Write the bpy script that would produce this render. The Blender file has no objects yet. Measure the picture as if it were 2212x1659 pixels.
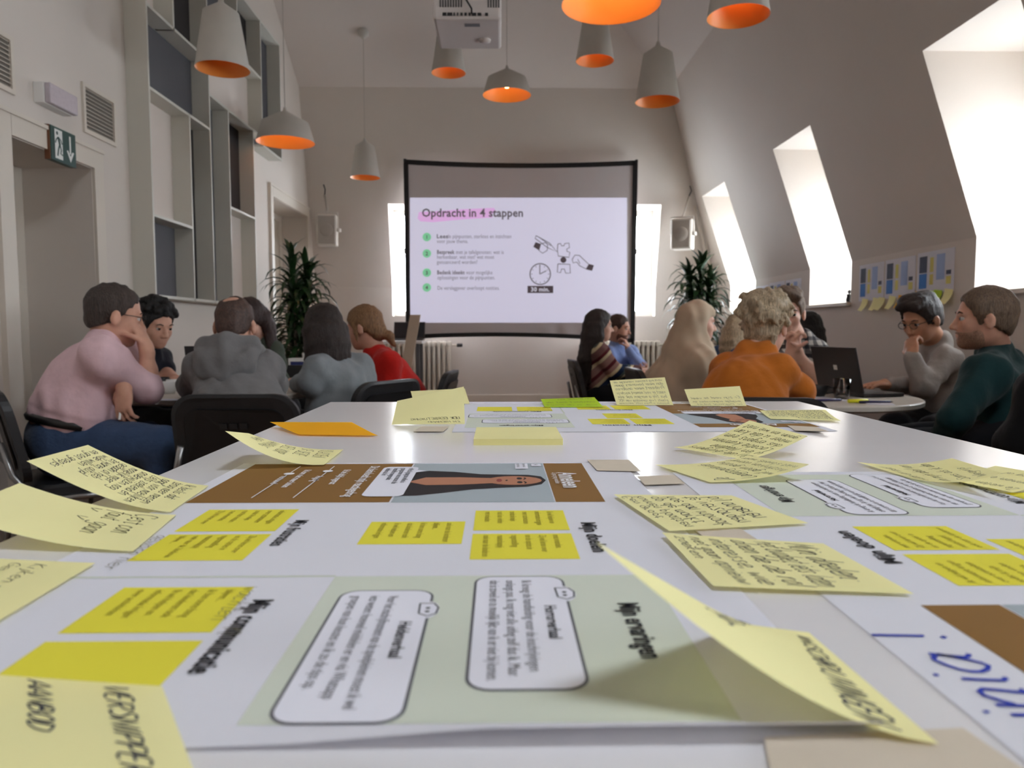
import bpy, bmesh, math, random
import numpy as np
from mathutils import Matrix, Vector
sc = bpy.context.scene
col = sc.collection
rnd = random.Random(7)
PI = math.pi
def V3(*a): return np.array(a, float)

# ---------------------------------------------------------------- camera
# image taken as 2212 x 1659; the room's long axis (+Y) vanishes at (1078, 714)
FPX, PCX, PCY = 1600.0, 1106.0, 829.5
EYE = V3(0, 0, 0.98)
YAW = 0.01745; PITCH = 0.07206
_r = V3(math.cos(YAW), -math.sin(YAW), 0)
_h = V3(math.sin(YAW), math.cos(YAW), 0)
_f = _h*math.cos(PITCH) + V3(0, 0, -math.sin(PITCH))
_u = np.cross(_r, _f)
cam_data = bpy.data.cameras.new('camera')
cam_data.sensor_width = 36.0
cam_data.lens = 36.0*FPX/2212.0
cam_data.clip_start = 0.02
cam_data.dof.use_dof = True
cam_data.dof.focus_distance = 0.72
cam_data.dof.aperture_fstop = 13.5
cam = bpy.data.objects.new('camera', cam_data)
col.objects.link(cam)
cam.matrix_world = Matrix(((_r[0], _u[0], -_f[0], EYE[0]), (_r[1], _u[1], -_f[1], EYE[1]), (_r[2], _u[2], -_f[2], EYE[2]), (0, 0, 0, 1)))
sc.camera = cam
def ray(x, y): return _r*((x-PCX)/FPX) + _u*(-(y-PCY)/FPX) + _f
def onz(x, y, z): d = ray(x, y); return EYE + d*((z-EYE[2])/d[2])
def onx(x, y, X): d = ray(x, y); return EYE + d*((X-EYE[0])/d[0])
def ony(x, y, Y): d = ray(x, y); return EYE + d*((Y-EYE[1])/d[1])
Q = ony                                    # pixel + distance along the room

# ---------------------------------------------------------------- world, light, exposure
W = bpy.data.worlds.new('overcast_sky'); sc.world = W; W.use_nodes = True
bg = W.node_tree.nodes['Background']
bg.inputs['Color'].default_value = (0.86, 0.93, 1.0, 1)
bg.inputs['Strength'].default_value = 20.0
sc.view_settings.view_transform = 'Standard'; sc.view_settings.look = 'None'
sc.view_settings.gamma = 1.0; sc.view_settings.use_curve_mapping = False
sc.view_settings.exposure = 0.75
sc.cycles.max_bounces = 10; sc.cycles.diffuse_bounces = 7; sc.cycles.glossy_bounces = 4; sc.cycles.transmission_bounces = 8
sc.cycles.sample_clamp_indirect = 6.0
sc.cycles.use_denoising = True
sc.cycles.caustics_reflective = False; sc.cycles.caustics_refractive = False

# ---------------------------------------------------------------- materials
def lin(c):
    return tuple(((v/255)/12.92 if v/255 <= 0.04045 else ((v/255+0.055)/1.055)**2.4) for v in c)
def mat(name, rgb, rough=0.6, var=0.0, vscale=8.0, bump=0.0, bscale=60.0, metal=0.0, spec=0.5, stretch=None, coat=0.0, alpha=1.0, trans=0.0, sheen=0.0):
    m = bpy.data.materials.new(name); m.use_nodes = True
    nt = m.node_tree; b = nt.nodes['Principled BSDF']
    c = lin(rgb)
    b.inputs['Base Color'].default_value = (*c, 1)
    b.inputs['Roughness'].default_value = rough
    b.inputs['Metallic'].default_value = metal
    b.inputs['Specular IOR Level'].default_value = spec
    b.inputs['Coat Weight'].default_value = coat
    b.inputs['Coat Roughness'].default_value = 0.15
    b.inputs['Alpha'].default_value = alpha
    b.inputs['Transmission Weight'].default_value = trans
    b.inputs['Sheen Weight'].default_value = sheen
    if var or bump:
        tc = nt.nodes.new('ShaderNodeTexCoord'); mp = nt.nodes.new('ShaderNodeMapping')
        nt.links.new(tc.outputs['Object'], mp.inputs['Vector'])
        if stretch: mp.inputs['Scale'].default_value = stretch
    if var:
        n = nt.nodes.new('ShaderNodeTexNoise'); n.inputs['Scale'].default_value = vscale; n.inputs['Detail'].default_value = 4
        nt.links.new(mp.outputs['Vector'], n.inputs['Vector'])
        r = nt.nodes.new('ShaderNodeMapRange'); r.inputs['From Min'].default_value = 0.3; r.inputs['From Max'].default_value = 0.7
        r.inputs['To Min'].default_value = 1-var; r.inputs['To Max'].default_value = 1+var
        nt.links.new(n.outputs['Fac'], r.inputs['Value'])
        mx = nt.nodes.new('ShaderNodeVectorMath'); mx.operation = 'SCALE'; mx.inputs[0].default_value = c
        nt.links.new(r.outputs['Result'], mx.inputs['Scale']); nt.links.new(mx.outputs['Vector'], b.inputs['Base Color'])
    if bump:
        n2 = nt.nodes.new('ShaderNodeTexNoise'); n2.inputs['Scale'].default_value = bscale; n2.inputs['Detail'].default_value = 3
        nt.links.new(mp.outputs['Vector'], n2.inputs['Vector'])
        bp = nt.nodes.new('ShaderNodeBump'); bp.inputs['Strength'].default_value = bump; bp.inputs['Distance'].default_value = 0.01
        nt.links.new(n2.outputs['Fac'], bp.inputs['Height']); nt.links.new(bp.outputs['Normal'], b.inputs['Normal'])
    return m
def paper_mat(name, rgb, tl=0.35, var=0.02):
    m = mat(name, rgb, 0.75, var, 20.0, spec=0.15)
    nt = m.node_tree; out = nt.nodes['Material Output']; b = nt.nodes['Principled BSDF']
    t = nt.nodes.new('ShaderNodeBsdfTranslucent'); t.inputs['Color'].default_value = (*lin(rgb), 1)
    mx = nt.nodes.new('ShaderNodeMixShader'); mx.inputs['Fac'].default_value = tl
    nt.links.new(b.outputs[0], mx.inputs[1]); nt.links.new(t.outputs[0], mx.inputs[2]); nt.links.new(mx.outputs[0], out.inputs['Surface'])
    return m
def emit_mat(name, rgb, s, base=None):
    m = mat(name, base or rgb, 0.8, spec=0.1)
    b = m.node_tree.nodes['Principled BSDF']
    b.inputs['Emission Color'].default_value = (*lin(rgb), 1); b.inputs['Emission Strength'].default_value = s
    return m
M = dict(
    wall=mat('wall_paint', (214, 206, 198), 0.85, 0.015, 1.5, 0.05, 40, spec=0.2),
    ceil=mat('ceiling_paint', (214, 206, 200), 0.9, 0.012, 1.2, spec=0.2),
    trim=mat('trim_paint', (214, 206, 194), 0.5, 0.01, 3),
    doorp=mat('door_paint', (188, 180, 166), 0.5, 0.01, 3),
    floor=mat('floor_boards', (120, 84, 56), 0.45, 0.18, 3, 0.05, 60, stretch=(6, 0.5, 1)),
    white=mat('white_lacquer', (232, 232, 230), 0.35, 0.01, 4),
    frame=mat('window_frame_paint', (226, 226, 222), 0.4, 0.01, 4),
    glass=mat('window_glass', (255, 255, 255), 0.0, trans=1.0, spec=0.3),
    black=mat('black_plastic', (32, 32, 34), 0.45, 0.1, 30, 0.08, 400),
    blackm=mat('black_satin_metal', (20, 20, 22), 0.4, 0.05, 20),
    chrome=mat('grey_steel_tube', (150, 150, 150), 0.3, 0.03, 20, metal=0.9),
    greym=mat('grey_metal', (110, 112, 116), 0.4, 0.03, 20, metal=0.6),
    glassc=mat('drinking_glass', (255, 255, 255), 0.02, trans=1.0),
    paper=paper_mat('white_paper', (232, 232, 240), 0.15, 0.01),
)
gb = M['glass'].node_tree           # thin pane: clear with a faint reflection
_t = gb.nodes.new('ShaderNodeBsdfTransparent'); _g = gb.nodes.new('ShaderNodeBsdfGlossy'); _g.inputs['Roughness'].default_value = 0.02
_m = gb.nodes.new('ShaderNodeMixShader'); _m.inputs['Fac'].default_value = 0.06
gb.links.new(_t.outputs[0], _m.inputs[1]); gb.links.new(_g.outputs[0], _m.inputs[2]); gb.links.new(_m.outputs[0], gb.nodes['Material Output'].inputs['Surface'])

# ---------------------------------------------------------------- mesh helpers
OFF = {}
def setp(o, label=None, cat=None, group=None, kind=None):
    if label: o['label'] = label
    if cat: o['category'] = cat
    if group: o['group'] = group
    if kind: o['kind'] = kind
    return o
def thing(name, label, cat, loc=(0, 0, 0), group=None, kind=None):
    o = bpy.data.objects.new(name, None); col.objects.link(o)
    o.location = loc; o.empty_display_size = 0.05
    OFF[o] = V3(*loc)
    return setp(o, label, cat, group, kind)
def mk(name, V, F, m, parent=None, smooth=False, label=None, cat=None, group=None, kind=None, mi=None, base=True):
    """one mesh object from world-space vertices; a child is stored relative to its parent's origin"""
    V = np.asarray(V, float).reshape(-1, 3)
    if parent is not None: off = OFF[parent]
    elif base: off = V3((V[:, 0].min()+V[:, 0].max())/2, (V[:, 1].min()+V[:, 1].max())/2, V[:, 2].min())
    else: off = V3(0, 0, 0)
    me = bpy.data.meshes.new(name)
    me.from_pydata((V-off).tolist(), [], [list(map(int, f)) for f in F]); me.update()
    for x in (m if isinstance(m, (list, tuple)) else [m]): me.materials.append(x)
    if mi is not None: me.polygons.foreach_set('material_index', np.asarray(mi, np.int32))
    if smooth: me.polygons.foreach_set('use_smooth', [True]*len(me.polygons))
    o = bpy.data.objects.new(name, me); col.objects.link(o)
    if parent is not None: o.parent = parent; OFF[o] = off
    else: o.location = off; OFF[o] = off
    return setp(o, label, cat, group, kind)
class MB:
    """collects shapes for ONE mesh"""
    def __init__(s): s.V = []; s.F = []; s.n = 0
    def add(s, V, F):
        V = np.asarray(V, float).reshape(-1, 3)
        s.V.append(V); s.F += [[i+s.n for i in f] for f in F]; s.n += len(V); return s
    def quad(s, a, b, c, d): return s.add([a, b, c, d], [[0, 1, 2, 3]])
    def poly(s, pts): return s.add(pts, [list(range(len(pts)))])
    def box(s, lo, hi, R=None, o=None, bev=0.0):
        lo = np.array(lo, float); hi = np.array(hi, float)
        if bev > 0:
            bm = bmesh.new(); bmesh.ops.create_cube(bm, size=1)
            for v in bm.verts: v.co = [lo[i]+(v.co[i]+0.5)*(hi[i]-lo[i]) for i in range(3)]
            bmesh.ops.bevel(bm, geom=bm.edges[:], offset=bev, segments=2, affect='EDGES', profile=0.5)
            bm.verts.index_update()
            V = np.array([v.co[:] for v in bm.verts]); F = [[v.index for v in f.verts] for f in bm.faces]; bm.free()
        else:
            V = np.array([[(lo, hi)[(i >> k) & 1][k] for k in range(3)] for i in range(8)])
            F = [[0, 2, 3, 1], [4, 5, 7, 6], [0, 1, 5, 4], [2, 6, 7, 3], [0, 4, 6, 2], [1, 3, 7, 5]]
        if R is not None: V = V @ np.asarray(R).T
        if o is not None: V = V + np.asarray(o)
        return s.add(V, F)
    def tube(s, pts, r, n=8, caps=True):
        pts = np.asarray(pts, float); k = len(pts)
        rr = np.full(k, r) if np.isscalar(r) else np.asarray(r, float)
        t = np.gradient(pts, axis=0); t /= np.linalg.norm(t, axis=1)[:, None]+1e-12
        a = V3(0, 0, 1) if abs(t[0][2]) < 0.9 else V3(1, 0, 0)
        V = []
        for i in range(k):
            b = np.cross(t[i], a); b /= np.linalg.norm(b); c = np.cross(b, t[i]); a = c
            for j in range(n):
                q = 2*PI*j/n; V.append(pts[i]+rr[i]*(math.cos(q)*b+math.sin(q)*c))
        F = [[i*n+j, i*n+(j+1) % n, (i+1)*n+(j+1) % n, (i+1)*n+j] for i in range(k-1) for j in range(n)]
        if caps: F += [list(range(n))[::-1], [(k-1)*n+j for j in range(n)]]
        return s.add(V, F)
    def lathe(s, prof, c=(0, 0, 0), n=32, R=None):
        V = []
        for (r, z) in prof:
            for j in range(n): V.append((r*math.cos(2*PI*j/n), r*math.sin(2*PI*j/n), z))
        V = np.array(V)
        if R is not None: V = V @ np.asarray(R).T
        V = V+np.array(c)
        F = [[i*n+j, i*n+(j+1) % n, (i+1)*n+(j+1) % n, (i+1)*n+j] for i in range(len(prof)-1) for j in range(n)]
        return s.add(V, F)
    def build(s, name, m, parent=None, **k):
        return mk(name, np.concatenate(s.V), s.F, m, parent, **k)
def rz(a): c, s = math.cos(a), math.sin(a); return np.array([[c, -s, 0], [s, c, 0], [0, 0, 1]])
def copy_tree(o, parent=None):
    c = o.copy(); col.objects.link(c)
    if parent is not None: c.parent = parent
    OFF[c] = OFF.get(o, V3(0, 0, 0))
    for ch in list(o.children): copy_tree(ch, c)
    return c
def bez(p0, p1, p2, p3, n):
    t = np.linspace(0, 1, n)[:, None]
    return (1-t)**3*p0+3*(1-t)**2*t*p1+3*(1-t)*t*t*p2+t**3*p3
# ================================================================ THE ROOM
FL = -0.05                     # floor
XL, XR = -2.32, 2.785          # left wall, right knee wall
YB, YF = 9.5, -4.5             # back knee wall, wall behind the camera
ZK, ZT, ZC = 1.525, 3.80, 5.4  # knee, top of the steep slope, flat ceiling
SR, SB = 0.345, 0.285          # how far the slopes lean in per metre
XT = XR-SR*(ZT-ZK); YT = YB-SB*(ZT-ZK)
RUN = (ZC-ZT)/0.62
xs = lambda z: XR-SR*(z-ZK)
ysl = lambda z: YB-SB*(z-ZK)
b = MB().box((XL-0.6, YF-0.2, FL-0.1), (XR+0.7, YB+0.6, FL)); b.build('floor', M['floor'], kind='structure', label='brown wooden floor under the tables')
# ---- left wall with two door recesses
D1 = (3.62, 4.335, 1.90, 0.44); D2 = (7.73, 9.07, 2.345, 0.34)
w = MB()
ys = [YF, D1[0], D1[1], D2[0], D2[1], YB]
for i in range(5):
    a, c = ys[i], ys[i+1]
    if i in (1, 3):
        D = D1 if i == 1 else D2
        w.quad((XL, a, D[2]), (XL, c, D[2]), (XL, c, ZT), (XL, a, ZT))
        xd = XL-D[3]
        w.quad((XL, a, D[2]), (xd, a, D[2]), (xd, c, D[2]), (XL, c, D[2]))
        w.quad((XL, a, FL), (xd, a, FL), (xd, a, D[2]), (XL, a, D[2]))
        w.quad((XL, c, FL), (XL, c, D[2]), (xd, c, D[2]), (xd, c, FL))
        w.quad((xd, a, FL), (xd, c, FL), (xd, c, D[2]), (xd, a, D[2]))
    else: w.quad((XL, a, FL), (XL, c, FL), (XL, c, ZT), (XL, a, ZT))
w.poly([(XL, YF, ZT), (XL, YB, ZT), (XL, YT-RUN, ZC+0.0), (XL, YF, ZC)])
w.build('wall_left', M['wall'], kind='structure', label='white plastered left wall with two door recesses')
def casing(n, D, wd=0.10):
    t = MB(); a, c, z, dp = D
    t.box((XL+0.0005, a-wd, FL), (XL+0.018, a-0.003, z+wd)); t.box((XL+0.0005, c+0.003, FL), (XL+0.018, min(c+wd, YB-0.33), z+wd)); t.box((XL+0.0005, a, z+0.003), (XL+0.018, c+0.003, z+wd))
    t.box((XL-0.01, a-wd-0.02, FL), (XL+0.028, a-wd, z+wd+0.02)); t.box((XL-0.01, a-wd, z+wd), (XL+0.028, min(c+wd, YB-0.33), z+wd+0.02))
    t.build('trim_%d' % n, M['trim'], kind='structure', label='cream painted casing around a door recess')
    d = MB(); xd = XL-dp
    d.box((xd, a+0.06, FL), (xd+0.03, c-0.09, z-0.07), bev=0.004)
    o = d.build('door_%d' % n, M['doorp'], kind='structure', label='plain cream door at the back of its recess')
    f = MB(); f.box((xd, c-0.09, FL), (xd+0.05, c-0.002, z-0.002)); f.box((xd, a+0.002, FL), (xd+0.05, a+0.06, z-0.002)); f.box((xd, a+0.06, z-0.07), (xd+0.05, c-0.09, z-0.002))
    f.build('door_frame', M['trim'], o)
    h = MB().tube([(xd+0.03, a+0.14, 1.0), (xd+0.08, a+0.14, 1.0), (xd+0.08, a+0.25, 1.0)], 0.009); h.build('door_handle', M['chrome'], o, smooth=True)
casing(1, D1); casing(2, D2)
# ---- back wall: knee, lean-in slope, two window openings
WB = [(-1.356, -0.52), (1.17, 1.998)]; ZS, ZW = 1.163, 2.526; YO = YB+0.34
w = MB()
xsg = [XL-0.4, WB[0][0], WB[0][1], WB[1][0], WB[1][1], XR]
for i in range(5):
    a, c = xsg[i], xsg[i+1]
    if i in (1, 3):
        w.quad((a, YB, FL), (c, YB, FL), (c, YB, ZS), (a, YB, ZS))
        w.quad((a, ysl(ZW), ZW), (c, ysl(ZW), ZW), (c, YT, ZT), (a, YT, ZT))
        w.quad((a, YB, ZS), (c, YB, ZS), (c, YO, ZS), (a, YO, ZS))
        w.quad((a, ysl(ZW), ZW), (a, YO, ZW), (c, YO, ZW), (c, ysl(ZW), ZW))
        for x in (a, c): w.poly([(x, YB, ZS), (x, YO, ZS), (x, YO, ZW), (x, ysl(ZW), ZW), (x, YB, ZK)])
    else:
        w.quad((a, YB, FL), (c, YB, FL), (c, YB, ZK), (a, YB, ZK))
        if i < 4: w.quad((a, YB, ZK), (c, YB, ZK), (c, YT, ZT), (a, YT, ZT))
        else: w.poly([(a, YB, ZK), (c, YB, ZK), (XT, YT, ZT)]+([(a, YT, ZT)] if XT > a else []))
w.build('wall_back', M['wall'], kind='structure', label='white back wall that leans in above knee height')
def window(n, P, wdt, hgt, ax, transom=0.62, label=''):
    """frame in the plane through P (lower near corner); ax = horizontal direction; bars have real depth"""
    ax = np.array(ax, float); up = V3(0, 0, 1); nn = np.cross(ax, up); R = np.column_stack([ax, nn, up])
    o = MB(); t = 0.07
    for lo, hi in (((0, 0, 0), (t, 0.06, hgt)), ((wdt-t, 0, 0), (wdt, 0.06, hgt)), ((t, 0, 0), (wdt-t, 0.06, t)), ((t, 0, hgt-t), (wdt-t, 0.06, hgt)), ((t, 0.0, hgt*transom-0.035), (wdt-t, 0.06, hgt*transom+0.035)), ((wdt/2-0.035, 0.002, t), (wdt/2+0.035, 0.058, hgt*transom-0.035)), ((wdt/2-0.035, 0.002, hgt*transom+0.035), (wdt/2+0.035, 0.058, hgt-t))):
        o.box(lo, hi, R, P)
    w = o.build('window_%d' % n, M['frame'], kind='structure', label=label)
    for k, (x0, x1, z0, z1) in enumerate(((t, wdt/2-0.035, t, hgt*transom-0.035), (wdt/2+0.035, wdt-t, t, hgt*transom-0.035), (t, wdt/2-0.035, hgt*transom+0.035, hgt-t), (wdt/2+0.035, wdt-t, hgt*transom+0.035, hgt-t))):
        MB().box((x0, 0.026, z0), (x1, 0.032, z1), R, P).build('window_pane', M['glass'], w)
    return w
for i, (a, c) in enumerate(WB):
    window(i+1, V3(a, YO-0.08, ZS), c-a, ZW-ZS, (1, 0, 0), label='white casement window in the back wall beside the projection screen')
# ---- right wall: knee, steep slope, deep dormer openings
WR = [(8.05, 8.93), (5.855, 6.635), (3.54, 4.32), (1.25, 2.03), (-1.05, -0.27), (-3.35, -2.57)]
ZS2, ZW2, XO = 1.20, 2.575, XR+0.50
ZG2 = 2.14                     # head of the glazing, below the top of the reveal
cuts = sorted([YF, YB]+[v for p in WR for v in p])
w = MB()
for i in range(len(cuts)-1):
    a, c = cuts[i], cuts[i+1]
    win = any(abs(a-p[0]) < 1e-6 for p in WR)
    if win:
        w.quad((XR, a, FL), (XR, c, FL), (XR, c, ZS2), (XR, a, ZS2))
        w.quad((xs(ZW2), a, ZW2), (xs(ZW2), c, ZW2), (XT, min(c, YT), ZT), (XT, a, ZT)) if c < YT else w.poly([(xs(ZW2), a, ZW2), (xs(ZW2), c, ZW2), (XT, YT, ZT), (XT, a, ZT)])
        w.quad((XR, a, ZS2), (XR, c, ZS2), (XO, c, ZS2), (XO, a, ZS2)); w.quad((XO-0.03, a, ZG2), (XO-0.03, c, ZG2), (XO-0.03, c, ZW2), (XO-0.03, a, ZW2)); w.quad((XO-0.03, a, ZG2), (XO, a, ZG2), (XO, c, ZG2), (XO-0.03, c, ZG2))
        w.quad((xs(ZW2), a, ZW2), (XO, a, ZW2), (XO, c, ZW2), (xs(ZW2), c, ZW2))
        for y in (a, c): w.poly([(XR, y, ZS2), (XO, y, ZS2), (XO, y, ZW2), (xs(ZW2), y, ZW2), (XR, y, ZK)])
    else:
        w.quad((XR, a, FL), (XR, c, FL), (XR, c, ZK), (XR, a, ZK))
        if c < YB: w.quad((XR, a, ZK), (XR, c, ZK), (XT, c, ZT), (XT, a, ZT))
        else: w.poly([(XR, a, ZK), (XR, YB, ZK), (XT, YT, ZT), (xs(ZW2), a, ZW2)])
w.build('wall_right', M['wall'], kind='structure', label='white right wall with knee and steep attic slope')
for i, (a, c) in enumerate(WR):
    window(3+i, V3(XO-0.02, a, ZS2), c-a, ZG2-ZS2, (0, 1, 0), label='tall white dormer window in the sloping right wall')
    MB().box((XR-0.035, a-0.01, ZS2-0.025), (XO-0.07, c+0.01, ZS2+0.004), bev=0.004).build('trim_%d' % (10+i), M['trim'], kind='structure', label='white sill board under a dormer window')
    ld = bpy.data.lights.new('sky_portal', 'AREA'); ld.shape = 'RECTANGLE'; ld.size = ZG2-ZS2; ld.size_y = c-a; ld.cycles.is_portal = True
    lo = bpy.data.objects.new('sky_portal', ld); col.objects.link(lo); lo.location = (XO+0.06, (a+c)/2, (ZS2+ZG2)/2); lo.rotation_euler = (0, PI/2, 0)
for (a, c) in WB:
    ld = bpy.data.lights.new('sky_portal', 'AREA'); ld.shape = 'RECTANGLE'; ld.size = c-a; ld.size_y = ZW-ZS; ld.cycles.is_portal = True
    lo = bpy.data.objects.new('sky_portal', ld); col.objects.link(lo); lo.location = ((a+c)/2, YO+0.05, (ZS+ZW)/2); lo.rotation_euler = (-PI/2, 0, 0)
# ---- wall behind the camera, roof planes
MB().poly([(XL, YF, FL), (XR, YF, FL), (XR, YF, ZK), (XT, YF, ZT), (XT-RUN, YF, ZC), (XL, YF, ZC)]).build('wall_front', M['wall'], kind='structure', label='white wall behind the long table')
w = MB()
w.poly([(XL, YT, ZT), (XT, YT, ZT), (XT-RUN, YT-RUN, ZC), (XL, YT-RUN, ZC)])
ADDED_RW = [(-0.85, 0.10)]; S0, S1 = 0.22, 0.60          # added roof window, out of view, to brighten the white table
def RP(y, q, up=0.0): return (XT-RUN*q+0.527*up, y, ZT+(ZC-ZT)*q+0.85*up)
yc = [YF]+[v for p in ADDED_RW for v in p]+[YT-RUN]
for i in range(len(yc)-1):
    a, c = yc[i], yc[i+1]
    if i % 2:
        w.quad(RP(a, 0), RP(c, 0), RP(c, S0), RP(a, S0)); w.quad(RP(a, S1), RP(c, S1), RP(c, 1), RP(a, 1))
        for (y0_, q0), (y1_, q1) in (((a, S0), (c, S0)), ((c, S0), (c, S1)), ((c, S1), (a, S1)), ((a, S1), (a, S0))): w.quad(RP(y0_, q0), RP(y1_, q1), RP(y1_, q1, 0.3), RP(y0_, q0, 0.3))
    else: w.quad(RP(a, 0), RP(c, 0), RP(c, 1), RP(a, 1))
w.poly([(XT, YT, ZT), (XT, YT-RUN, ZT), (XT-RUN, YT-RUN, ZC)])
w.poly([(XT-RUN, YT-RUN, ZC), (XT-RUN, YF, ZC), (XL, YF, ZC), (XL, YT-RUN, ZC)])
w.build('ceiling', M['ceil'], kind='structure', label='white hipped attic ceiling')
for i, (a, c) in enumerate(ADDED_RW):
    f = MB(); g = MB(); e = 0.07
    for q0, q1, y0_, y1_ in ((S0, S0+0.03, a, c), (S1-0.03, S1, a, c), (S0+0.03, S1-0.03, a, a+e), (S0+0.03, S1-0.03, c-e, c)):
        P = [RP(y0_, q0, 0.24), RP(y1_, q0, 0.24), RP(y1_, q1, 0.24), RP(y0_, q1, 0.24)]; P2 = [RP(y0_, q0, 0.3), RP(y1_, q0, 0.3), RP(y1_, q1, 0.3), RP(y0_, q1, 0.3)]
        f.add(P+P2, [[0, 1, 2, 3], [7, 6, 5, 4], [0, 4, 5, 1], [1, 5, 6, 2], [2, 6, 7, 3], [3, 7, 4, 0]])
    o = f.build('window_%d' % (20+i), M['frame'], kind='structure', label='added unseen roof window with white frame, brightening the white table')  # invented opening above the frame, only there to let light onto the table
    g.poly([RP(a+e, S0+0.03, 0.27), RP(c-e, S0+0.03, 0.27), RP(c-e, S1-0.03, 0.27), RP(a+e, S1-0.03, 0.27)]).build('window_pane', M['glass'], o)
    ld = bpy.data.lights.new('sky_portal', 'AREA'); ld.shape = 'RECTANGLE'; ld.size = (S1-S0)*math.hypot(RUN, ZC-ZT); ld.size_y = c-a; ld.cycles.is_portal = True
    lo = bpy.data.objects.new('sky_portal', ld); col.objects.link(lo); lo.location = RP((a+c)/2, (S0+S1)/2, 0.34); lo.rotation_euler = (0, math.atan2(ZC-ZT, RUN), 0)
MB().box((XL, YB-0.03, FL), (XR, YB, 0.16), bev=0.006).build('baseboard_back', M['trim'], kind='structure', label='tall cream baseboard along the back wall')
MB().box((XR-0.02, YF, FL), (XR, YB-0.03, 0.10)).build('baseboard_right', M['trim'], kind='structure', label='cream baseboard along the right wall')
t = MB()
for a, c in ((YF, D1[0]-0.12), (D1[1]+0.10, D2[0]-0.12)): t.box((XL, a, FL), (XL+0.02, c, 0.10))
t.build('baseboard_left', M['trim'], kind='structure', label='cream baseboard along the left wall')
# surface-mounted pipe in the back right corner
MB().tube([(XR-0.06, YB-0.08, 0.1), (XR-0.06, YB-0.06, ZK), (xs(2.5)-0.05, ysl(2.5)-0.05, 2.5)], 0.02, 10).build('conduit_pipe', M['trim'], label='thin white conduit pipe climbing the back right corner', cat='pipe', smooth=True)

# ================================================================ SHELF RELIEF ON THE LEFT WALL
XF = -2.18; YG = dict(n=4.78, v1=5.17, b=5.385, A=5.76, e=6.15, c=6.42, f=6.76, d=7.03, end=7.63)
ZG = dict(bot=1.2, s3=1.71, s6=1.98, s2=2.495, fb=2.69, s5=2.755, s1=3.0, s4=3.285, top=3.81)
shelf = thing('wall_shelf', 'tall pale wall relief of open boxes with dark and white back panels', 'shelf', (XL, 4.78, 1.2))
M['board'] = mat('shelf_board_paint', (208, 206, 196), 0.5, 0.01, 4)
bk = dict(w=mat('panel_white', (216, 206, 198), 0.7, 0.01, 3), g=mat('panel_slate_grey', (84, 84, 88), 0.75, 0.03, 5), k=mat('panel_black_brown', (36, 32, 32), 0.7, 0.05, 5), s=mat('panel_grey', (92, 92, 96), 0.75, 0.03, 5))
cells = [('n', 'v1', 's1', 'top', 'w'), ('v1', 'A', 's1', 'top', 'k'), ('n', 'A', 's2', 's1', 'g'), ('n', 'b', 's3', 's2', 'w'), ('n', 'b', 'bot', 's3', 's'), ('b', 'A', 'bot', 's2', 'k'), ('A', 'e', 'bot', 's5', 's'), ('e', 'f', 's6', 's5', 'k'), ('e', 'f', 'bot', 's6', 'w'), ('A', 'c', 's4', 'top', 's'), ('c', 'd', 's4', 'top', 'k'), ('A', 'd', 's5', 's4', 'w'), ('d', 'end', 'fb', 'top', 'g')]
for a, c, z0, z1, k in cells:
    MB().box((XL+0.001, YG[a]+0.004, ZG[z0]+0.004), (XL+0.012, YG[c]-0.004, ZG[z1]-0.004)).build('back_panel', bk[k], shelf)
tb = 0.009
for y, z0, z1 in (('n', 'bot', 'top'), ('v1', 's1', 'top'), ('b', 'bot', 's2'), ('A', 'bot', 'top'), ('e', 'bot', 's5'), ('c', 's4', 'top'), ('f', 'bot', 's5'), ('d', 's5', 'top'), ('end', 'fb', 'top')):
    y_ = YG[y]; MB().box((XL+0.001, y_-tb, ZG[z0]-tb), (XF, y_+tb, ZG[z1]+tb)).build('upright_board', M['board'], shelf)
for z, a, c in (('bot', 'n', 'f'), ('top', 'n', 'end'), ('s1', 'n', 'A'), ('s2', 'n', 'A'), ('s3', 'n', 'b'), ('s6', 'e', 'f'), ('s5', 'A', 'd'), ('s4', 'A', 'd'), ('fb', 'd', 'end')):
    MB().box((XL+0.001, YG[a]+tb, ZG[z]-tb), (XF, YG[c]-tb, ZG[z]+tb)).build('shelf_board', M['board'], shelf)
# ================================================================ LETTERING
# printed glyphs come from Blender's built-in font, turned into flat outlines once per character
GLY = {}
GLB = {}
def _load_glyphs(chars, GLY, offset):
    cu = bpy.data.curves.new('glyph_source', 'FONT'); cu.resolution_u = 2; cu.size = 1.0; cu.offset = offset
    ob = bpy.data.objects.new('glyph_source', cu); col.objects.link(ob)
    dg = bpy.context.evaluated_depsgraph_get()
    def get(body):
        cu.body = body; dg.update()
        e = ob.evaluated_get(dg); me = e.to_mesh()
        v = np.array([p.co[:2] for p in me.vertices]).reshape(-1, 2); f = [list(p.vertices) for p in me.polygons]
        e.to_mesh_clear(); return v, f
    bar = get('|')[0][:, 0].max()
    for ch in chars:
        v, f = get(ch)
        adv = get(ch+'|')[0][:, 0].max()-bar
        GLY[ch] = (v, f, adv)
    GLY[' '] = (np.zeros((0, 2)), [], 0.28)
    bpy.data.objects.remove(ob); bpy.data.curves.remove(cu)
_CH = "abcdefghijklmnopqrstuvwxyzABCDEFGHIJKLMNOPQRSTUVWXYZ0123456789.,:;!?'()-ëé"
_load_glyphs(_CH, GLY, 0.0); _load_glyphs(_CH, GLB, 0.022)
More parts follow.
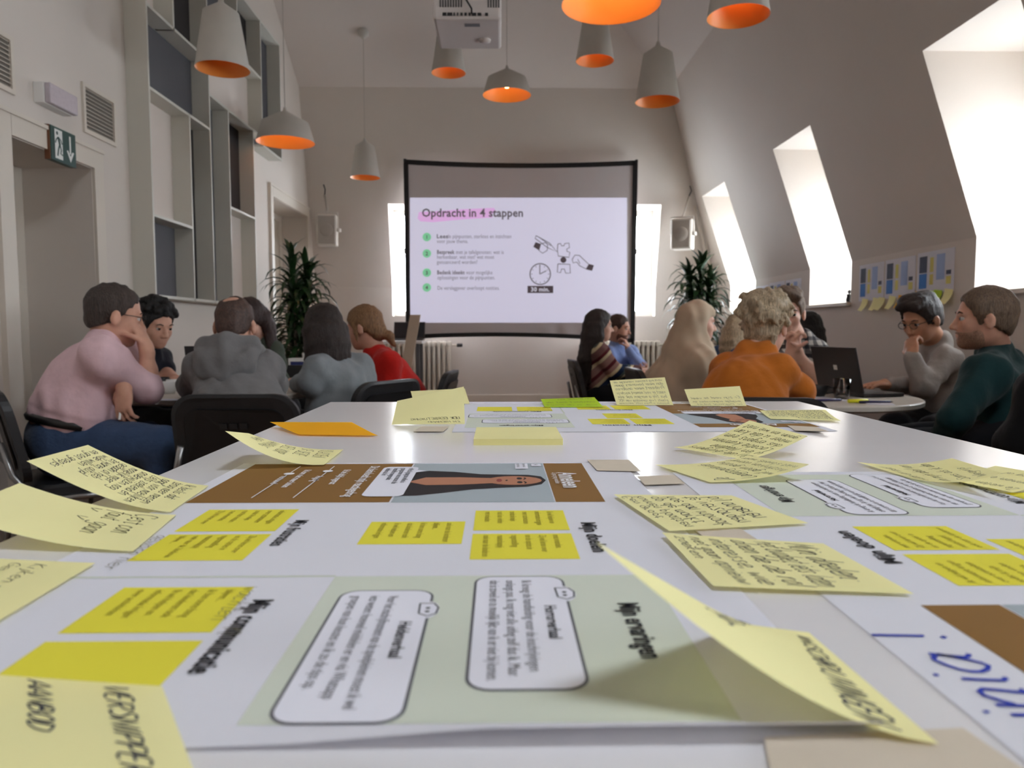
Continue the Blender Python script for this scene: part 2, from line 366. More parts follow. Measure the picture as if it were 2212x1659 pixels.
def type2d(s, size=1.0, cond=1.0, shear=0.0, bold=0.0):
    """a line of print: 2-D vertices (baseline on y = 0) and faces, width"""
    V = []; F = []; n = 0; x = 0.0
    for ch in s:
        G = GLB if bold else GLY; v, f, a = G.get(ch, G['n'])
        if len(v):
            p = v.copy(); p[:, 0] = (p[:, 0]+x+p[:, 1]*shear)*cond
            V.append(p*size); F += [[i+n for i in q] for q in f]; n += len(v)
        x += a+bold
    return (np.concatenate(V) if V else np.zeros((0, 2))), F, x*cond*size
# single-stroke letters for handwriting (each stroke a list of x,y pairs; x-height 4, capitals 7)
STK = {
 'a': [[(3.6, 3.4), (2.2, 4), (.6, 3), (.4, 1.2), (1.6, 0), (3, .8), (3.6, 3.4)], [(3.7, 4), (3.5, 1), (4, 0)]],
 'b': [[(.8, 7), (.5, 0)], [(.6, 2.6), (2, 4), (3.4, 3), (3.2, .8), (1.6, 0), (.6, .8)]],
 'c': [[(3.5, 3.3), (2.2, 4), (.7, 2.8), (.6, 1), (1.8, 0), (3.6, .7)]],
 'd': [[(3.4, 3.2), (2, 3.8), (.5, 2.4), (.6, .6), (1.8, 0), (3.4, 1.4)], [(3.9, 7), (3.5, 1), (4, 0)]],
 'e': [[(.6, 1.9), (3.4, 2.4), (3, 3.8), (1.6, 4), (.5, 2.4), (.8, .5), (2.2, 0), (3.6, .7)]],
 'f': [[(3.4, 6.6), (2.4, 7), (1.7, 5.6), (1.4, 0), (1.1, -1.6)], [(.4, 3.8), (3, 4)]],
 'g': [[(3.5, 3.4), (2, 4), (.5, 2.6), (.9, .6), (2.4, .6), (3.5, 2.6)], [(3.7, 4), (3.4, -1.8), (2, -2.6), (.5, -1.8)]],
 'h': [[(.9, 7), (.5, 0)], [(.6, 2.4), (2, 4), (3.2, 3.4), (3.3, 0)]],
 'i': [[(1, 4), (.9, .6), (1.5, 0)], [(1.2, 5.6), (1.3, 5.9)]],
 'j': [[(1.8, 4), (1.5, -2), (.3, -2.4)], [(2, 5.6), (2.1, 5.9)]],
 'k': [[(.9, 7), (.5, 0)], [(3.3, 4), (.7, 2), (3.4, 0)]],
 'l': [[(1.3, 7), (.8, 1), (1.6, 0)]],
 'm': [[(.5, 4), (.4, 0)], [(.5, 2.6), (1.5, 4), (2.3, 3), (2.2, 0)], [(2.3, 2.6), (3.3, 4), (4.2, 3), (4.2, 0)]],
 'n': [[(.6, 4), (.5, 0)], [(.6, 2.4), (2, 4), (3.2, 3.2), (3.2, .4), (3.8, 0)]],
 'o': [[(2, 4), (.6, 2.6), (.8, .6), (2, 0), (3.4, 1.2), (3.3, 3), (2, 4), (3.6, 4.2)]],
 'p': [[(.8, 4), (.3, -2.6)], [(.7, 2.8), (2.2, 4), (3.5, 2.6), (2.8, .4), (1.4, 0), (.6, .8)]],
 'r': [[(.7, 4), (.5, 0)], [(.6, 2.4), (1.6, 3.8), (2.9, 3.7)]],
 's': [[(3, 3.7), (1.6, 4), (.8, 3), (2.4, 1.8), (2.8, .7), (1.6, 0), (.3, .5)]],
 't': [[(1.6, 6), (1.2, .8), (2, 0), (2.9, .5)], [(.3, 4), (2.9, 4.2)]],
 'u': [[(.6, 4), (.6, 1), (1.6, 0), (3, 1.2)], [(3.4, 4), (3.2, .8), (3.9, 0)]],
 'v': [[(.4, 4), (1.7, 0), (3.4, 4)]], 'w': [[(.3, 4), (1.1, 0), (2.2, 3), (3.1, 0), (4.3, 4)]],
 'x': [[(.4, 4), (3.4, 0)], [(3.4, 4), (.3, 0)]], 'y': [[(.5, 4), (1.8, .6)], [(3.6, 4), (1.6, -1), (.3, -2.6)]], 'z': [[(.5, 4), (3.4, 4), (.4, 0), (3.6, 0)]],
 'A': [[(0, 0), (2, 7), (4, 0)], [(.8, 2.4), (3.3, 2.4)]], 'B': [[(.5, 7), (.5, 0)], [(.5, 7), (3, 6.4), (2.8, 4), (.6, 3.6)], [(.6, 3.6), (3.8, 3), (3.4, .5), (.5, 0)]],
 'C': [[(3.8, 6.2), (2.2, 7), (.4, 5), (.4, 2), (2.2, 0), (3.9, .8)]], 'D': [[(.5, 7), (.5, 0)], [(.3, 7), (3.6, 5.8), (3.8, 2), (2, .2), (.4, 0)]],
 'E': [[(3.6, 7), (.5, 7), (.5, 0), (3.7, 0)], [(.5, 3.7), (3, 3.7)]], 'F': [[(3.7, 7), (.6, 7), (.4, 0)], [(.5, 3.7), (3, 3.8)]],
 'G': [[(3.7, 6), (2.2, 7), (.4, 5), (.4, 2), (2.2, 0), (3.8, 1), (3.8, 3), (2.2, 3)]], 'H': [[(.5, 7), (.4, 0)], [(3.6, 7), (3.6, 0)], [(.5, 3.6), (3.6, 3.7)]],
 'I': [[(1.2, 7), (1.1, 0)]], 'J': [[(2.8, 7), (2.6, 1), (1.4, 0), (.3, 1)]], 'K': [[(.6, 7), (.5, 0)], [(3.6, 7), (.6, 3.2), (3.8, 0)]], 'L': [[(.8, 7), (.6, 0), (3.6, .1)]],
 'M': [[(.3, 0), (.6, 7), (2.2, 2), (3.8, 7), (4.2, 0)]], 'N': [[(.4, 0), (.5, 7), (3.5, 0), (3.7, 7)]], 'O': [[(2, 7), (.3, 5), (.4, 1.6), (2, 0), (3.7, 2), (3.6, 5.4), (2, 7)]],
 'P': [[(.6, 7), (.4, 0)], [(.5, 7), (3.6, 6.4), (3.4, 3.8), (.6, 3.2)]], 'R': [[(.6, 7), (.4, 0)], [(.5, 7), (3.5, 6.4), (3.2, 4), (.6, 3.4)], [(1.4, 3.4), (3.8, 0)]],
 'S': [[(3.6, 6.2), (2, 7), (.6, 5.6), (3.2, 3), (3.2, .9), (1.6, 0), (.3, .9)]], 'T': [[(0, 7), (4, 7)], [(2.1, 7), (2, 0)]], 'U': [[(.5, 7), (.5, 1.4), (2, 0), (3.6, 1.6), (3.6, 7)]],
 'V': [[(.2, 7), (2, 0), (3.9, 7)]], 'W': [[(.1, 7), (1.1, 0), (2.2, 5), (3.2, 0), (4.3, 7)]], 'Z': [[(.3, 7), (3.7, 7), (.3, 0), (3.8, 0)]],
 '.': [[(.6, 0), (.9, .3)]], ',': [[(.8, .4), (.4, -1)]], ':': [[(.7, .3), (.9, .6)], [(.7, 3), (.9, 3.3)]], '!': [[(1, 7), (.9, 2)], [(.9, 0), (1, .4)]], '-': [[(.5, 2), (2.5, 2)]], '(': [[(2, 7), (.8, 3), (2, -1)]], "'": [[(.8, 7), (.6, 5.6)]], '*': [[(.4, 5), (2, 1.4), (5.4, 5)]], '_': [[(0, 0), (4, 0)]], '/': [[(.4, 0), (2.4, 6)]]}
HADV = {'i': 2.0, 'l': 2.2, 'j': 2.6, 't': 3.1, 'f': 3.2, 'r': 3.2, 'm': 5.0, 'w': 4.9, 'I': 2.4, 'M': 5.0, 'W': 5.0, '.': 1.8, ',': 1.8, ':': 1.8, ' ': 3.0, '!': 2.2, '*': 6.5, "'": 1.6}
def hand2d(s, size=1.0, lw=0.55, slant=0.22, seed=1, wob=0.25):
    """a line of handwriting as pen-stroke ribbons; size = x-height*2"""
    r = random.Random(seed); V = []; F = []; n = 0; x = 0.0; dy = 0.0
    for ch in s:
        dy += r.uniform(-.2, .2)-dy*0.3
        for st in STK.get(ch, []):
            p = np.array([(a+r.uniform(-wob, wob)+x, c+r.uniform(-wob, wob)+dy) for a, c in st], float)
            if len(p) > 2:      # smooth the stroke
                q = []
                for i in range(len(p)-1):
                    p0, p1, p2, p3 = p[max(i-1, 0)], p[i], p[i+1], p[min(i+2, len(p)-1)]
                    for t in (0, .5): q.append(.5*((2*p1)+(-p0+p2)*t+(2*p0-5*p1+4*p2-p3)*t*t+(-p0+3*p1-3*p2+p3)*t**3))
                q.append(p[-1]); p = np.array(q)
            p[:, 0] += p[:, 1]*slant
            t = np.gradient(p, axis=0); t /= np.linalg.norm(t, axis=1)[:, None]+1e-9
            nn = np.column_stack([-t[:, 1], t[:, 0]])*lw/2
            V.append(np.concatenate([p+nn, p-nn])); k = len(p)
            F += [[n+i, n+i+1, n+k+i+1, n+k+i] for i in range(k-1)]; n += 2*k
        x += HADV.get(ch, 4.4)+r.uniform(-.2, .2)
    if not V: return np.zeros((0, 2)), [], 0
    return np.concatenate(V)*size/8, F, x*size/8
class Flat:
    """flat print: 2-D shapes gathered for one mesh, then laid onto a surface by a function (x, y) -> point"""
    def __init__(s): s.V = []; s.F = []; s.n = 0
    def add(s, V, F):
        if len(V): s.V.append(np.asarray(V, float)); s.F += [[i+s.n for i in f] for f in F]; s.n += len(V)
        return s
    def rect(s, x0, y0, x1, y1, nx=1, ny=1):
        gx = np.linspace(x0, x1, nx+1); gy = np.linspace(y0, y1, ny+1)
        V = [(a, c) for c in gy for a in gx]
        return s.add(V, [[j*(nx+1)+i, j*(nx+1)+i+1, (j+1)*(nx+1)+i+1, (j+1)*(nx+1)+i] for j in range(ny) for i in range(nx)])
    def poly(s, pts): return s.add(pts, [list(range(len(pts)))])
    def rrect(s, x0, y0, x1, y1, r): return s.poly(rrect_pts(x0, y0, x1, y1, r))
    def disc(s, cx, cy, r, n=24, ry=None): return s.poly([(cx+r*math.cos(2*PI*i/n), cy+(ry or r)*math.sin(2*PI*i/n)) for i in range(n)])
    def line(s, pts, w, closed=False):
        p = np.array(pts+([pts[0]] if closed else []), float)
        t = np.gradient(p, axis=0); t /= np.linalg.norm(t, axis=1)[:, None]+1e-9
        nn = np.column_stack([-t[:, 1], t[:, 0]])*w/2; k = len(p)
        return s.add(np.concatenate([p+nn, p-nn]), [[i, i+1, k+i+1, k+i] for i in range(k-1)])
    def text(s, t, x, y, size, cond=1.0, bold=0.0, width=None, align='l', shear=0):
        v, f, w = type2d(t, size, cond, shear, bold)
        if width and w > 0: v = v*[width/w, 1]; w = width
        if len(v): s.add(v+[x-(w/2 if align == 'c' else w if align == 'r' else 0), y], f)
        return s
    def hand(s, t, x, y, size, width=None, lw=0.55, seed=1, slant=0.22):
        v, f, w = hand2d(t, size, lw, slant, seed)
        if width and w > 0 and w > width: v = v*[width/w, 1]
        if len(v): s.add(v+[x, y], f)
        return s
    def build(s, name, m, parent, fn, **k):
        if not s.V: return None
        P = np.concatenate(s.V); return mk(name, np.array([fn(a, c) for a, c in P]), s.F, m, parent, **k)
def rrect_pts(x0, y0, x1, y1, r, n=5):
    P = []
    for cx, cy, a in ((x1-r, y1-r, 0), (x0+r, y1-r, 90), (x0+r, y0+r, 180), (x1-r, y0+r, 270)):
        for i in range(n+1):
            q = math.radians(a+90*i/n); P.append((cx+r*math.cos(q), cy+r*math.sin(q)))
    return P
def ink(name, rgb, rough=0.7): return mat(name, rgb, rough, spec=0.2)
M['ink'] = ink('printed_black', (40, 40, 44)); M['inkg'] = ink('printed_grey', (96, 96, 102)); M['pen'] = ink('dark_blue_pen', (34, 40, 70)); M['penk'] = ink('black_pen', (36, 36, 40)); M['penb'] = ink('blue_pen', (44, 62, 170)); M['pencil'] = ink('grey_pencil', (110, 106, 84)); M['inkw'] = ink('printed_white', (236, 234, 236))
# ================================================================ PENDANT LAMPS
M['lampout'] = mat('lamp_pale_grey_enamel', (196, 192, 184), 0.6, 0.02, 10)
M['lampin'] = mat('lamp_copper_orange_inside', (240, 148, 62), 0.5, 0.02, 10)
M['bulb'] = emit_mat('glowing_bulb', (255, 200, 130), 6.0); M['bulbdim'] = emit_mat('dimmed_bulb', (255, 190, 110), 0.6)
M['cord'] = mat('pale_cord', (186, 180, 172), 0.7)
def roof_z(x, y):
    return min(ZT+0.62*max(YT-y, 0), ZT+0.62*max(XT-x, 0), ZC)
def lamp(px, py, d, wide, watt, label, cup=True):
    """px, py: middle of the open rim"""
    p = Q(px, py, d); D = 0.50 if wide else 0.32; R = D/2
    r2, h1, h2 = (R*0.80, 0.17, 0.10) if wide else (R*0.66, 0.335, 0.06)
    x, y, z = p; top = roof_z(x, y)
    t = thing('pendant_lamp', label, 'lamp', (x, y, z), 'pendant lamps with orange insides')
    o = MB().lathe([(R, 0), (r2, h1), (0.018, h1+h2), (0.012, h1+h2+0.03)], p, 40); o.build('lamp_shade', M['lampout'], t, smooth=False)
    for f in t.children[0].data.polygons: f.use_smooth = abs(f.normal.z) < 0.99
    i = MB().lathe([(R, 0), (R-0.004, 0.002), (r2-0.004, h1-0.003), (0.014, h1+h2-0.005)], p, 40); i.build('shade_lining', M['lampin'], t, smooth=True)
    s = MB().lathe([(0.001, h1+0.05), (0.018, h1+0.045), (0.018, h1-0.03), (0.001, h1-0.03)], p, 14); s.build('bulb_socket', M['white'], t, smooth=True)
    zb = h1-0.06
    bb = MB().lathe([(0.001, zb+0.05), (0.014, zb+0.035), (0.026, zb+0.01), (0.03, zb-0.01), (0.022, zb-0.032), (0.001, zb-0.04)], p, 18); bb.build('light_bulb', M['bulb' if watt > 0.3 else 'bulbdim'], t, smooth=True)
    c = MB().tube([(x, y, z+h1+h2+0.02), (x, y, top)], 0.004, 6); c.build('cord', M['cord'], t)
    k = MB().lathe([(0.008, -0.07), (0.02, -0.055), (0.06, -0.02), (0.062, 0.03)], (x, y, top), 24); k.build('ceiling_rose', M['lampout'], t, smooth=True)
    ld = bpy.data.lights.new('lamp_light', 'POINT'); ld.energy = watt; ld.color = (1.0, 0.7, 0.42); ld.shadow_soft_size = 0.03
    lo = bpy.data.objects.new('lamp_light', ld); col.objects.link(lo); lo.location = (0, 0, zb-0.06); lo.parent = t
lamp(481, 150, 4.7, False, 0.1, 'narrow bucket pendant lamp in front of the wall relief')
lamp(617, 308, 6.67, True, 0.55, 'wide cone pendant lamp beside the far door, over the left tables')
lamp(789, 384, 8.25, False, 0.2, 'low hanging narrow pendant lamp left of the projection screen')
lamp(969, 158, 7.1, False, 0.6, 'narrow pendant lamp hanging just beneath the projector')
lamp(1095, 206, 7.85, True, 0.5, 'wide cone pendant lamp above the projection screen')
lamp(1285, 132, 6.4, False, 0.5, 'narrow pendant lamp half behind the big near cone lamp')
lamp(1420, 220, 5.5, False, 0.14, 'narrow pendant lamp beside the sloping wall junction')
lamp(1595, 36, 3.97, False, 0.6, 'narrow pendant lamp high by the sloping wall, near the dormers')
lamp(1320, 10, 3.86, True, 1.3, 'wide cone pendant lamp nearest the white table, over its middle')

# ================================================================ PROJECTOR
p0 = Q(935, 0, 3.95); p1 = Q(1083, 0, 3.95); px0, px1 = p0[0], p1[0]; zt = p0[2]+0.02; zb = Q(1000, 42, 3.95)[2]
M['proj'] = mat('projector_white', (214, 208, 206), 0.5, 0.01, 8)
pj = thing('projector', 'white ceiling projector with rear ports and vents facing the table', 'projector', ((px0+px1)/2, 4.1, zb))
MB().box((px0, 3.95, zb), (px1, 4.36, zt+0.02), bev=0.015).build('body', M['proj'], pj, smooth=False)
MB().box((px0-0.004, 3.94, zt+0.004), (px1+0.004, 4.0, zt+0.012)).build('rear_seam', M['black'], pj)
for gx, nx in ((0.10, 9), (0.80, 5)):
    for i in range(nx):
        x = px0+(px1-px0)*gx+i*0.0135
        MB().box((x, 3.946, zt-0.055), (x+0.006, 3.952, zt-0.008)).build('vent_slot', M['black'], pj)
for fx, w_ in ((0.14, 0.02), (0.21, 0.026), (0.30, 0.008), (0.35, 0.008), (0.40, 0.012), (0.46, 0.012), (0.52, 0.010), (0.57, 0.022), (0.65, 0.02), (0.76, 0.016)):
    x = px0+(px1-px0)*fx; MB().box((x, 3.944, zb+0.018), (x+w_, 3.952, zb+0.032)).build('port', M['black'], pj)
MB().tube([(px0+0.2, 3.94, zb+0.026), (px0+0.2, 3.915, zb+0.04), (px0+0.17, 3.92, zb+0.09), (px0+0.12, 3.95, zt+0.03)], 0.005, 8).build('cable', M['black'], pj, smooth=True)
MB().tube([((px0+px1)/2, 4.15, zt), ((px0+px1)/2, 4.15, roof_z((px0+px1)/2, 4.15))], 0.03, 14).build('ceiling_mount', M['white'], pj, smooth=True)
MB().box((px0+0.16, 4.0, zb-0.001), (px0+0.24, 4.04, zb+0.001)).build('badge', M['greym'], pj)
MB().lathe([(0.001, -0.01), (0.03, -0.01), (0.034, 0.004)], (px1-0.09, 4.22, zb), 20).build('foot', M['proj'], pj, smooth=True)

# ================================================================ FITTINGS ON THE LEFT WALL
M['signg'] = mat('sign_green', (22, 66, 60), 0.4); M['signw'] = mat('sign_white', (226, 228, 224), 0.5)
es = thing('exit_sign', 'dark green emergency exit sign with running figure and arrow above the door', 'sign', (XL, 3.98, 1.80))
y0, y1, z0, z1 = 3.9, 4.125, 1.855, 2.03
MB().box((XL, y0, z0), (XL+0.035, y1, z1), bev=0.003).build('sign_box', M['signg'], es)
MB().box((XL+0.002, y0-0.004, z0), (XL+0.03, y0+0.001, z1)).build('sign_edge', mat('sign_wood_edge', (120, 76, 50), 0.6), es)
def wl(a, c): return (XL+0.0362, y0+a*(y1-y0), z0+c*(z1-z0))
f = Flat(); f.rect(0.14, 0.08, 0.44, 0.93); f.build('pictogram_door', M['signw'], es, wl)
def wl2(a, c): return (XL+0.0368, y0+a*(y1-y0), z0+c*(z1-z0))
f = Flat(); f.disc(0.235, 0.82, 0.04, 16, 0.055); f.line([(0.27, 0.72), (0.33, 0.5)], 0.075); f.line([(0.33, 0.52), (0.27, 0.36), (0.23, 0.16)], 0.05); f.line([(0.33, 0.5), (0.38, 0.36), (0.35, 0.25), (0.43, 0.22)], 0.045); f.line([(0.26, 0.7), (0.19, 0.62), (0.16, 0.52)], 0.035); f.line([(0.3, 0.7), (0.38, 0.64), (0.42, 0.54)], 0.035); f.build('pictogram_figure', M['signg'], es, wl2)
f = Flat(); f.rect(0.72, 0.35, 0.78, 0.88); f.poly([(0.75, 0.1), (0.9, 0.42), (0.84, 0.44), (0.75, 0.28), (0.66, 0.44), (0.6, 0.42)]); f.build('arrow', M['signw'], es, wl)
em = thing('emergency_light', 'rectangular emergency light with clear ribbed cover above the exit sign', 'light', (XL, 3.95, 2.1))
M['clear'] = mat('ribbed_clear_plastic', (196, 188, 196), 0.25, 0.05, 60, alpha=1.0)
MB().box((XL, 3.825, 2.115), (XL+0.055, 4.075, 2.218), bev=0.004).build('housing', M['white'], em)
MB().box((XL+0.055, 3.828, 2.117), (XL+0.085, 4.072, 2.216), bev=0.006).build('cover', M['clear'], em)
def vent(ya, yb, za, zb_, label):
    t = thing('wall_vent', label, 'vent', (XL, (ya+yb)/2, za)); w_ = 0.022
    f = MB()
    for lo, hi in (((ya, za), (yb, za+w_)), ((ya, zb_-w_), (yb, zb_)), ((ya, za+w_), (ya+w_, zb_-w_)), ((yb-w_, za+w_), (yb, zb_-w_))): f.box((XL, lo[0], lo[1]), (XL+0.014, hi[0], hi[1]))
    f.build('frame', M['trim'], t)
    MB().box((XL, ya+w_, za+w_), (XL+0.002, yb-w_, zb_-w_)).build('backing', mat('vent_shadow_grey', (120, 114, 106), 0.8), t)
    n = 11
    for i in range(n):
        z = za+w_+0.008+(zb_-za-2*w_-0.012)*i/(n-1)
        V = [(XL+0.002, ya+w_, z), (XL+0.002, yb-w_, z), (XL+0.012, yb-w_, z-0.009), (XL+0.012, ya+w_, z-0.009)]
        mk('slat', V+[(a, c, q+0.0015) for a, c, q in V], [[0, 1, 2, 3], [7, 6, 5, 4], [2, 6, 7, 3], [0, 4, 5, 1]], M['trim'], t)
vent(4.26, 4.61, 2.085, 2.36, 'square slatted wall vent beside the wall relief')
vent(3.33, 3.67, 2.10, 2.37, 'slatted wall vent above the door, next to the emergency light')

# ================================================================ PROJECTION SCREEN
YS = 8.95
def SP(x, y, k=0): p = Q(x, y, YS-0.0015*k); return p
M['screen'] = mat('screen_fabric', (206, 200, 202), 0.85, 0.01, 2, spec=0.1)
M['slide'] = emit_mat('projected_slide', (204, 202, 226), 0.42, (190, 188, 196))
scr = thing('projection_screen', 'large projection screen with black border showing a slide', 'projection screen', (Q(1125, 725, YS)[0], YS, Q(1125, 725, YS)[2]))
def sheet(s, t):  # s across, t down
    xl = 877+5*t; xr = 1372-6*t; x = xl+(xr-xl)*s
    yt = 350+2*s+7*4*s*(1-s); yb = 728+8*s-9*4*s*(1-s)
    return x, yt+(yb-yt)*t
def fold(s, t): return 0.012*math.exp(-((t-0.985)/0.03)**2)*math.sin(s*70-t*30)*math.exp(-((s-0.68)/0.16)**2)
n, m_ = 48, 36
V = []
for j in range(m_+1):
    for i in range(n+1):
        s, t = i/n, j/m_; p = SP(*sheet(s, t)); V.append(p+V3(0, -fold(s, t), 0))
mk('fabric', V, [[j*(n+1)+i, j*(n+1)+i+1, (j+1)*(n+1)+i+1, (j+1)*(n+1)+i] for j in range(m_) for i in range(n)], M['screen'], scr, smooth=True)
for nm, (sa, ta), (sb, tb_), wd in (('border_top', (0, 0), (1, 0), 0.055), ('border_bottom', (0, 1), (1, 1), 0.05), ('border_left', (0, 0), (0, 1), 0.055), ('border_right', (1, 0), (1, 1), 0.055)):
    o = MB(); pts = [SP(*sheet(sa+(sb-sa)*i/20, ta+(tb_-ta)*i/20)) for i in range(21)]
    for a, c in zip(pts[:-1], pts[1:]):
        d = (c-a)/np.linalg.norm(c-a); nn = np.cross(d, V3(0, 1, 0))*wd/2
        e = V3(0, 0.012, 0)
        P = [a-nn-e, a+nn-e, c+nn-e, c-nn-e]; o.add(P+[q+2*e for q in P], [[0, 1, 2, 3], [7, 6, 5, 4], [1, 5, 6, 2], [3, 7, 4, 0]])
    o.build(nm, M['blackm'], scr)
for s in (0, 1):
    x, y = sheet(s, 0); a = SP(x+(-3 if s == 0 else 4), y-8); x, y = sheet(s, 1); c = SP(x+(-2 if s == 0 else 2), y+20)
    MB().tube([a+V3(0, 0.03, 0), c+V3(0, 0.03, 0), V3(c[0], c[1]+0.03, FL+0.02)], 0.018, 10).build('pole', M['blackm'], scr, smooth=True)
    MB().box((c[0]-0.03, c[1]-0.25, FL), (c[0]+0.03, c[1]+0.28, FL+0.03), bev=0.008).build('foot', M['blackm'], scr)
def sl(k): return lambda x, y: tuple(SP(x, y, k))
nx, ny = 30, 20; V = []
for j in range(ny+1):
    for i in range(nx+1):
        x = 885.5+(1354.5-885.5)*i/nx; y = 427+(697-427)*j/ny; V.append(SP(x, y, 2))
sld = mk('slide', V, [[j*(nx+1)+i, j*(nx+1)+i+1, (j+1)*(nx+1)+i+1, (j+1)*(nx+1)+i] for j in range(ny) for i in range(nx)], M['slide'], scr)
SM = dict(pink=emit_mat('slide_pink', (222, 176, 226), 0.4, (200, 160, 205)), green=emit_mat('slide_green', (130, 206, 160), 0.36, (120, 196, 150)), txt=emit_mat('slide_dark_text', (120, 112, 118), 0.2, (90, 84, 90)), txt2=emit_mat('slide_grey_text', (140, 134, 146), 0.26, (110, 106, 114)), box=emit_mat('slide_brown_box', (104, 92, 98), 0.18, (84, 74, 78)), wht=emit_mat('slide_white', (210, 208, 224), 0.42, (190, 188, 200)))
f = Flat(); f.poly([(905, 458), (930, 457), (1000, 452), (1067, 449), (1071, 456), (1063, 462), (1064, 470), (1000, 474), (935, 480), (908, 478), (902, 472)]); f.build('highlight', SM['pink'], sld, sl(3))
class Sl(Flat):
    def tx(s, t, x, y, size, width=None, bold=0.0, cond=1.0, align='l'):
        v, fc, w_ = type2d(t, size, cond, 0, bold)
        if width: v = v*[width/w_, 1]; w_ = width
        s.add(np.column_stack([v[:, 0]+x-(w_/2 if align == 'c' else 0), y-v[:, 1]]), fc); return s
f = Sl(); f.tx('Opdracht in 4 stappen', 911, 468, 25, width=220, bold=0.016); f.build('title_text', SM['txt'], sld, sl(4))
for cy in (512, 547.5, 589, 621):
    f = Flat(); f.disc(922, cy, 9.2, 24); f.build('number_dot', SM['green'], sld, sl(3))
f = Sl()
for i, cy in enumerate((512, 547.5, 589, 621)): f.tx(str(i+1), 922, cy+4, 11, align='c', bold=0.02)
f.tx('Lees', 943, 514.5, 12.2, bold=0.03, width=25); f.tx('Bespreek', 943.5, 548.5, 12.2, bold=0.03, width=38); f.tx('Bedenk ideeën', 944, 592.5, 12.2, bold=0.03, width=60)
f.build('bold_text', SM['txt'], sld, sl(4))
for blk_ in ((('de pijnpunten, sterktes en inzichten', 965, 514.5, 140), ('voor jouw thema.', 943.5, 525, 68)), (('met je tafelgenoten: wat is', 984.5, 548.5, 104), ('herkenbaar, wat niet? wat moet', 943.5, 559, 124), ('genuanceerd worden?', 943.5, 570, 88)), (('voor mogelijke', 1007, 592.5, 57), ('oplossingen voor de pijnpunten.', 944.5, 603.5, 125)), (('De verslaggever overloopt notities.', 944.5, 626, 135),), (('partner', 1310, 681, 32),)):
    f = Sl()
    for t_, x_, y_, w_ in blk_: f.tx(t_, x_, y_, 12 if w_ > 40 else 8, width=w_)
    f.build('body_text', SM['txt2'], sld, sl(4))
f = Flat(); f.line([(1167+22*math.cos(2*PI*i/40), 592+22.5*math.sin(2*PI*i/40)) for i in range(41)], 2.2); f.line([(1166, 592), (1166, 572)], 1.8); f.line([(1166, 592), (1180, 585)], 1.8)
for i in range(12):
    q = 2*PI*i/12; f.line([(1167+17*math.cos(q), 592+17*math.sin(q)), (1167+19.5*math.cos(q), 592+19.5*math.sin(q))], 1.3)
f.build('clock_drawing', SM['txt'], sld, sl(4))
f = Flat(); f.rect(1139.5, 617.5, 1195, 633); f.build('time_box', SM['box'], sld, sl(3))
f = Sl(); f.tx('30 min.', 1167, 629.5, 13, width=41, bold=0.03, align='c'); f.build('time_text', SM['wht'], sld, sl(4))
f = Flat()
f.line([(1205, 527), (1211, 526), (1213, 531), (1218, 531), (1220, 526), (1229, 525), (1230, 535), (1224, 538), (1225, 543), (1231, 545), (1229, 556), (1206, 553), (1204, 541), (1205, 527)], 1.6)
f.line([(1205, 570), (1231, 571), (1232, 590), (1222, 590), (1219, 581), (1213, 581), (1211, 589), (1204, 588), (1205, 570)], 1.6)
f.line([(1158, 509), (1187, 525), (1203, 544), (1183, 535), (1156, 515), (1158, 509)], 1.5); f.line([(1162, 511), (1190, 531)], 1.2)
f.line([(1168, 527), (1178, 524), (1183, 529), (1182, 541), (1172, 547), (1164, 541), (1168, 527)], 1.5)
f.line([(1236, 560), (1242, 551), (1252, 552), (1258, 558), (1272, 571), (1266, 581), (1252, 574), (1246, 566), (1238, 568), (1236, 560)], 1.5); f.line([(1248, 560), (1253, 570)], 1.3)
f.build('sketch_lines', SM['txt'], sld, sl(4))
for q in ([(1157, 523), (1168, 527), (1165, 541), (1152, 533)], [(1217+6.5*math.cos(i*PI/7), 561.5+6.5*math.sin(i*PI/7)) for i in range(14)], [(1272, 570), (1283, 573), (1279, 585), (1266, 582)]): f = Flat(); f.poly(q); f.build('sketch_fill', SM['box'], sld, sl(4.5))

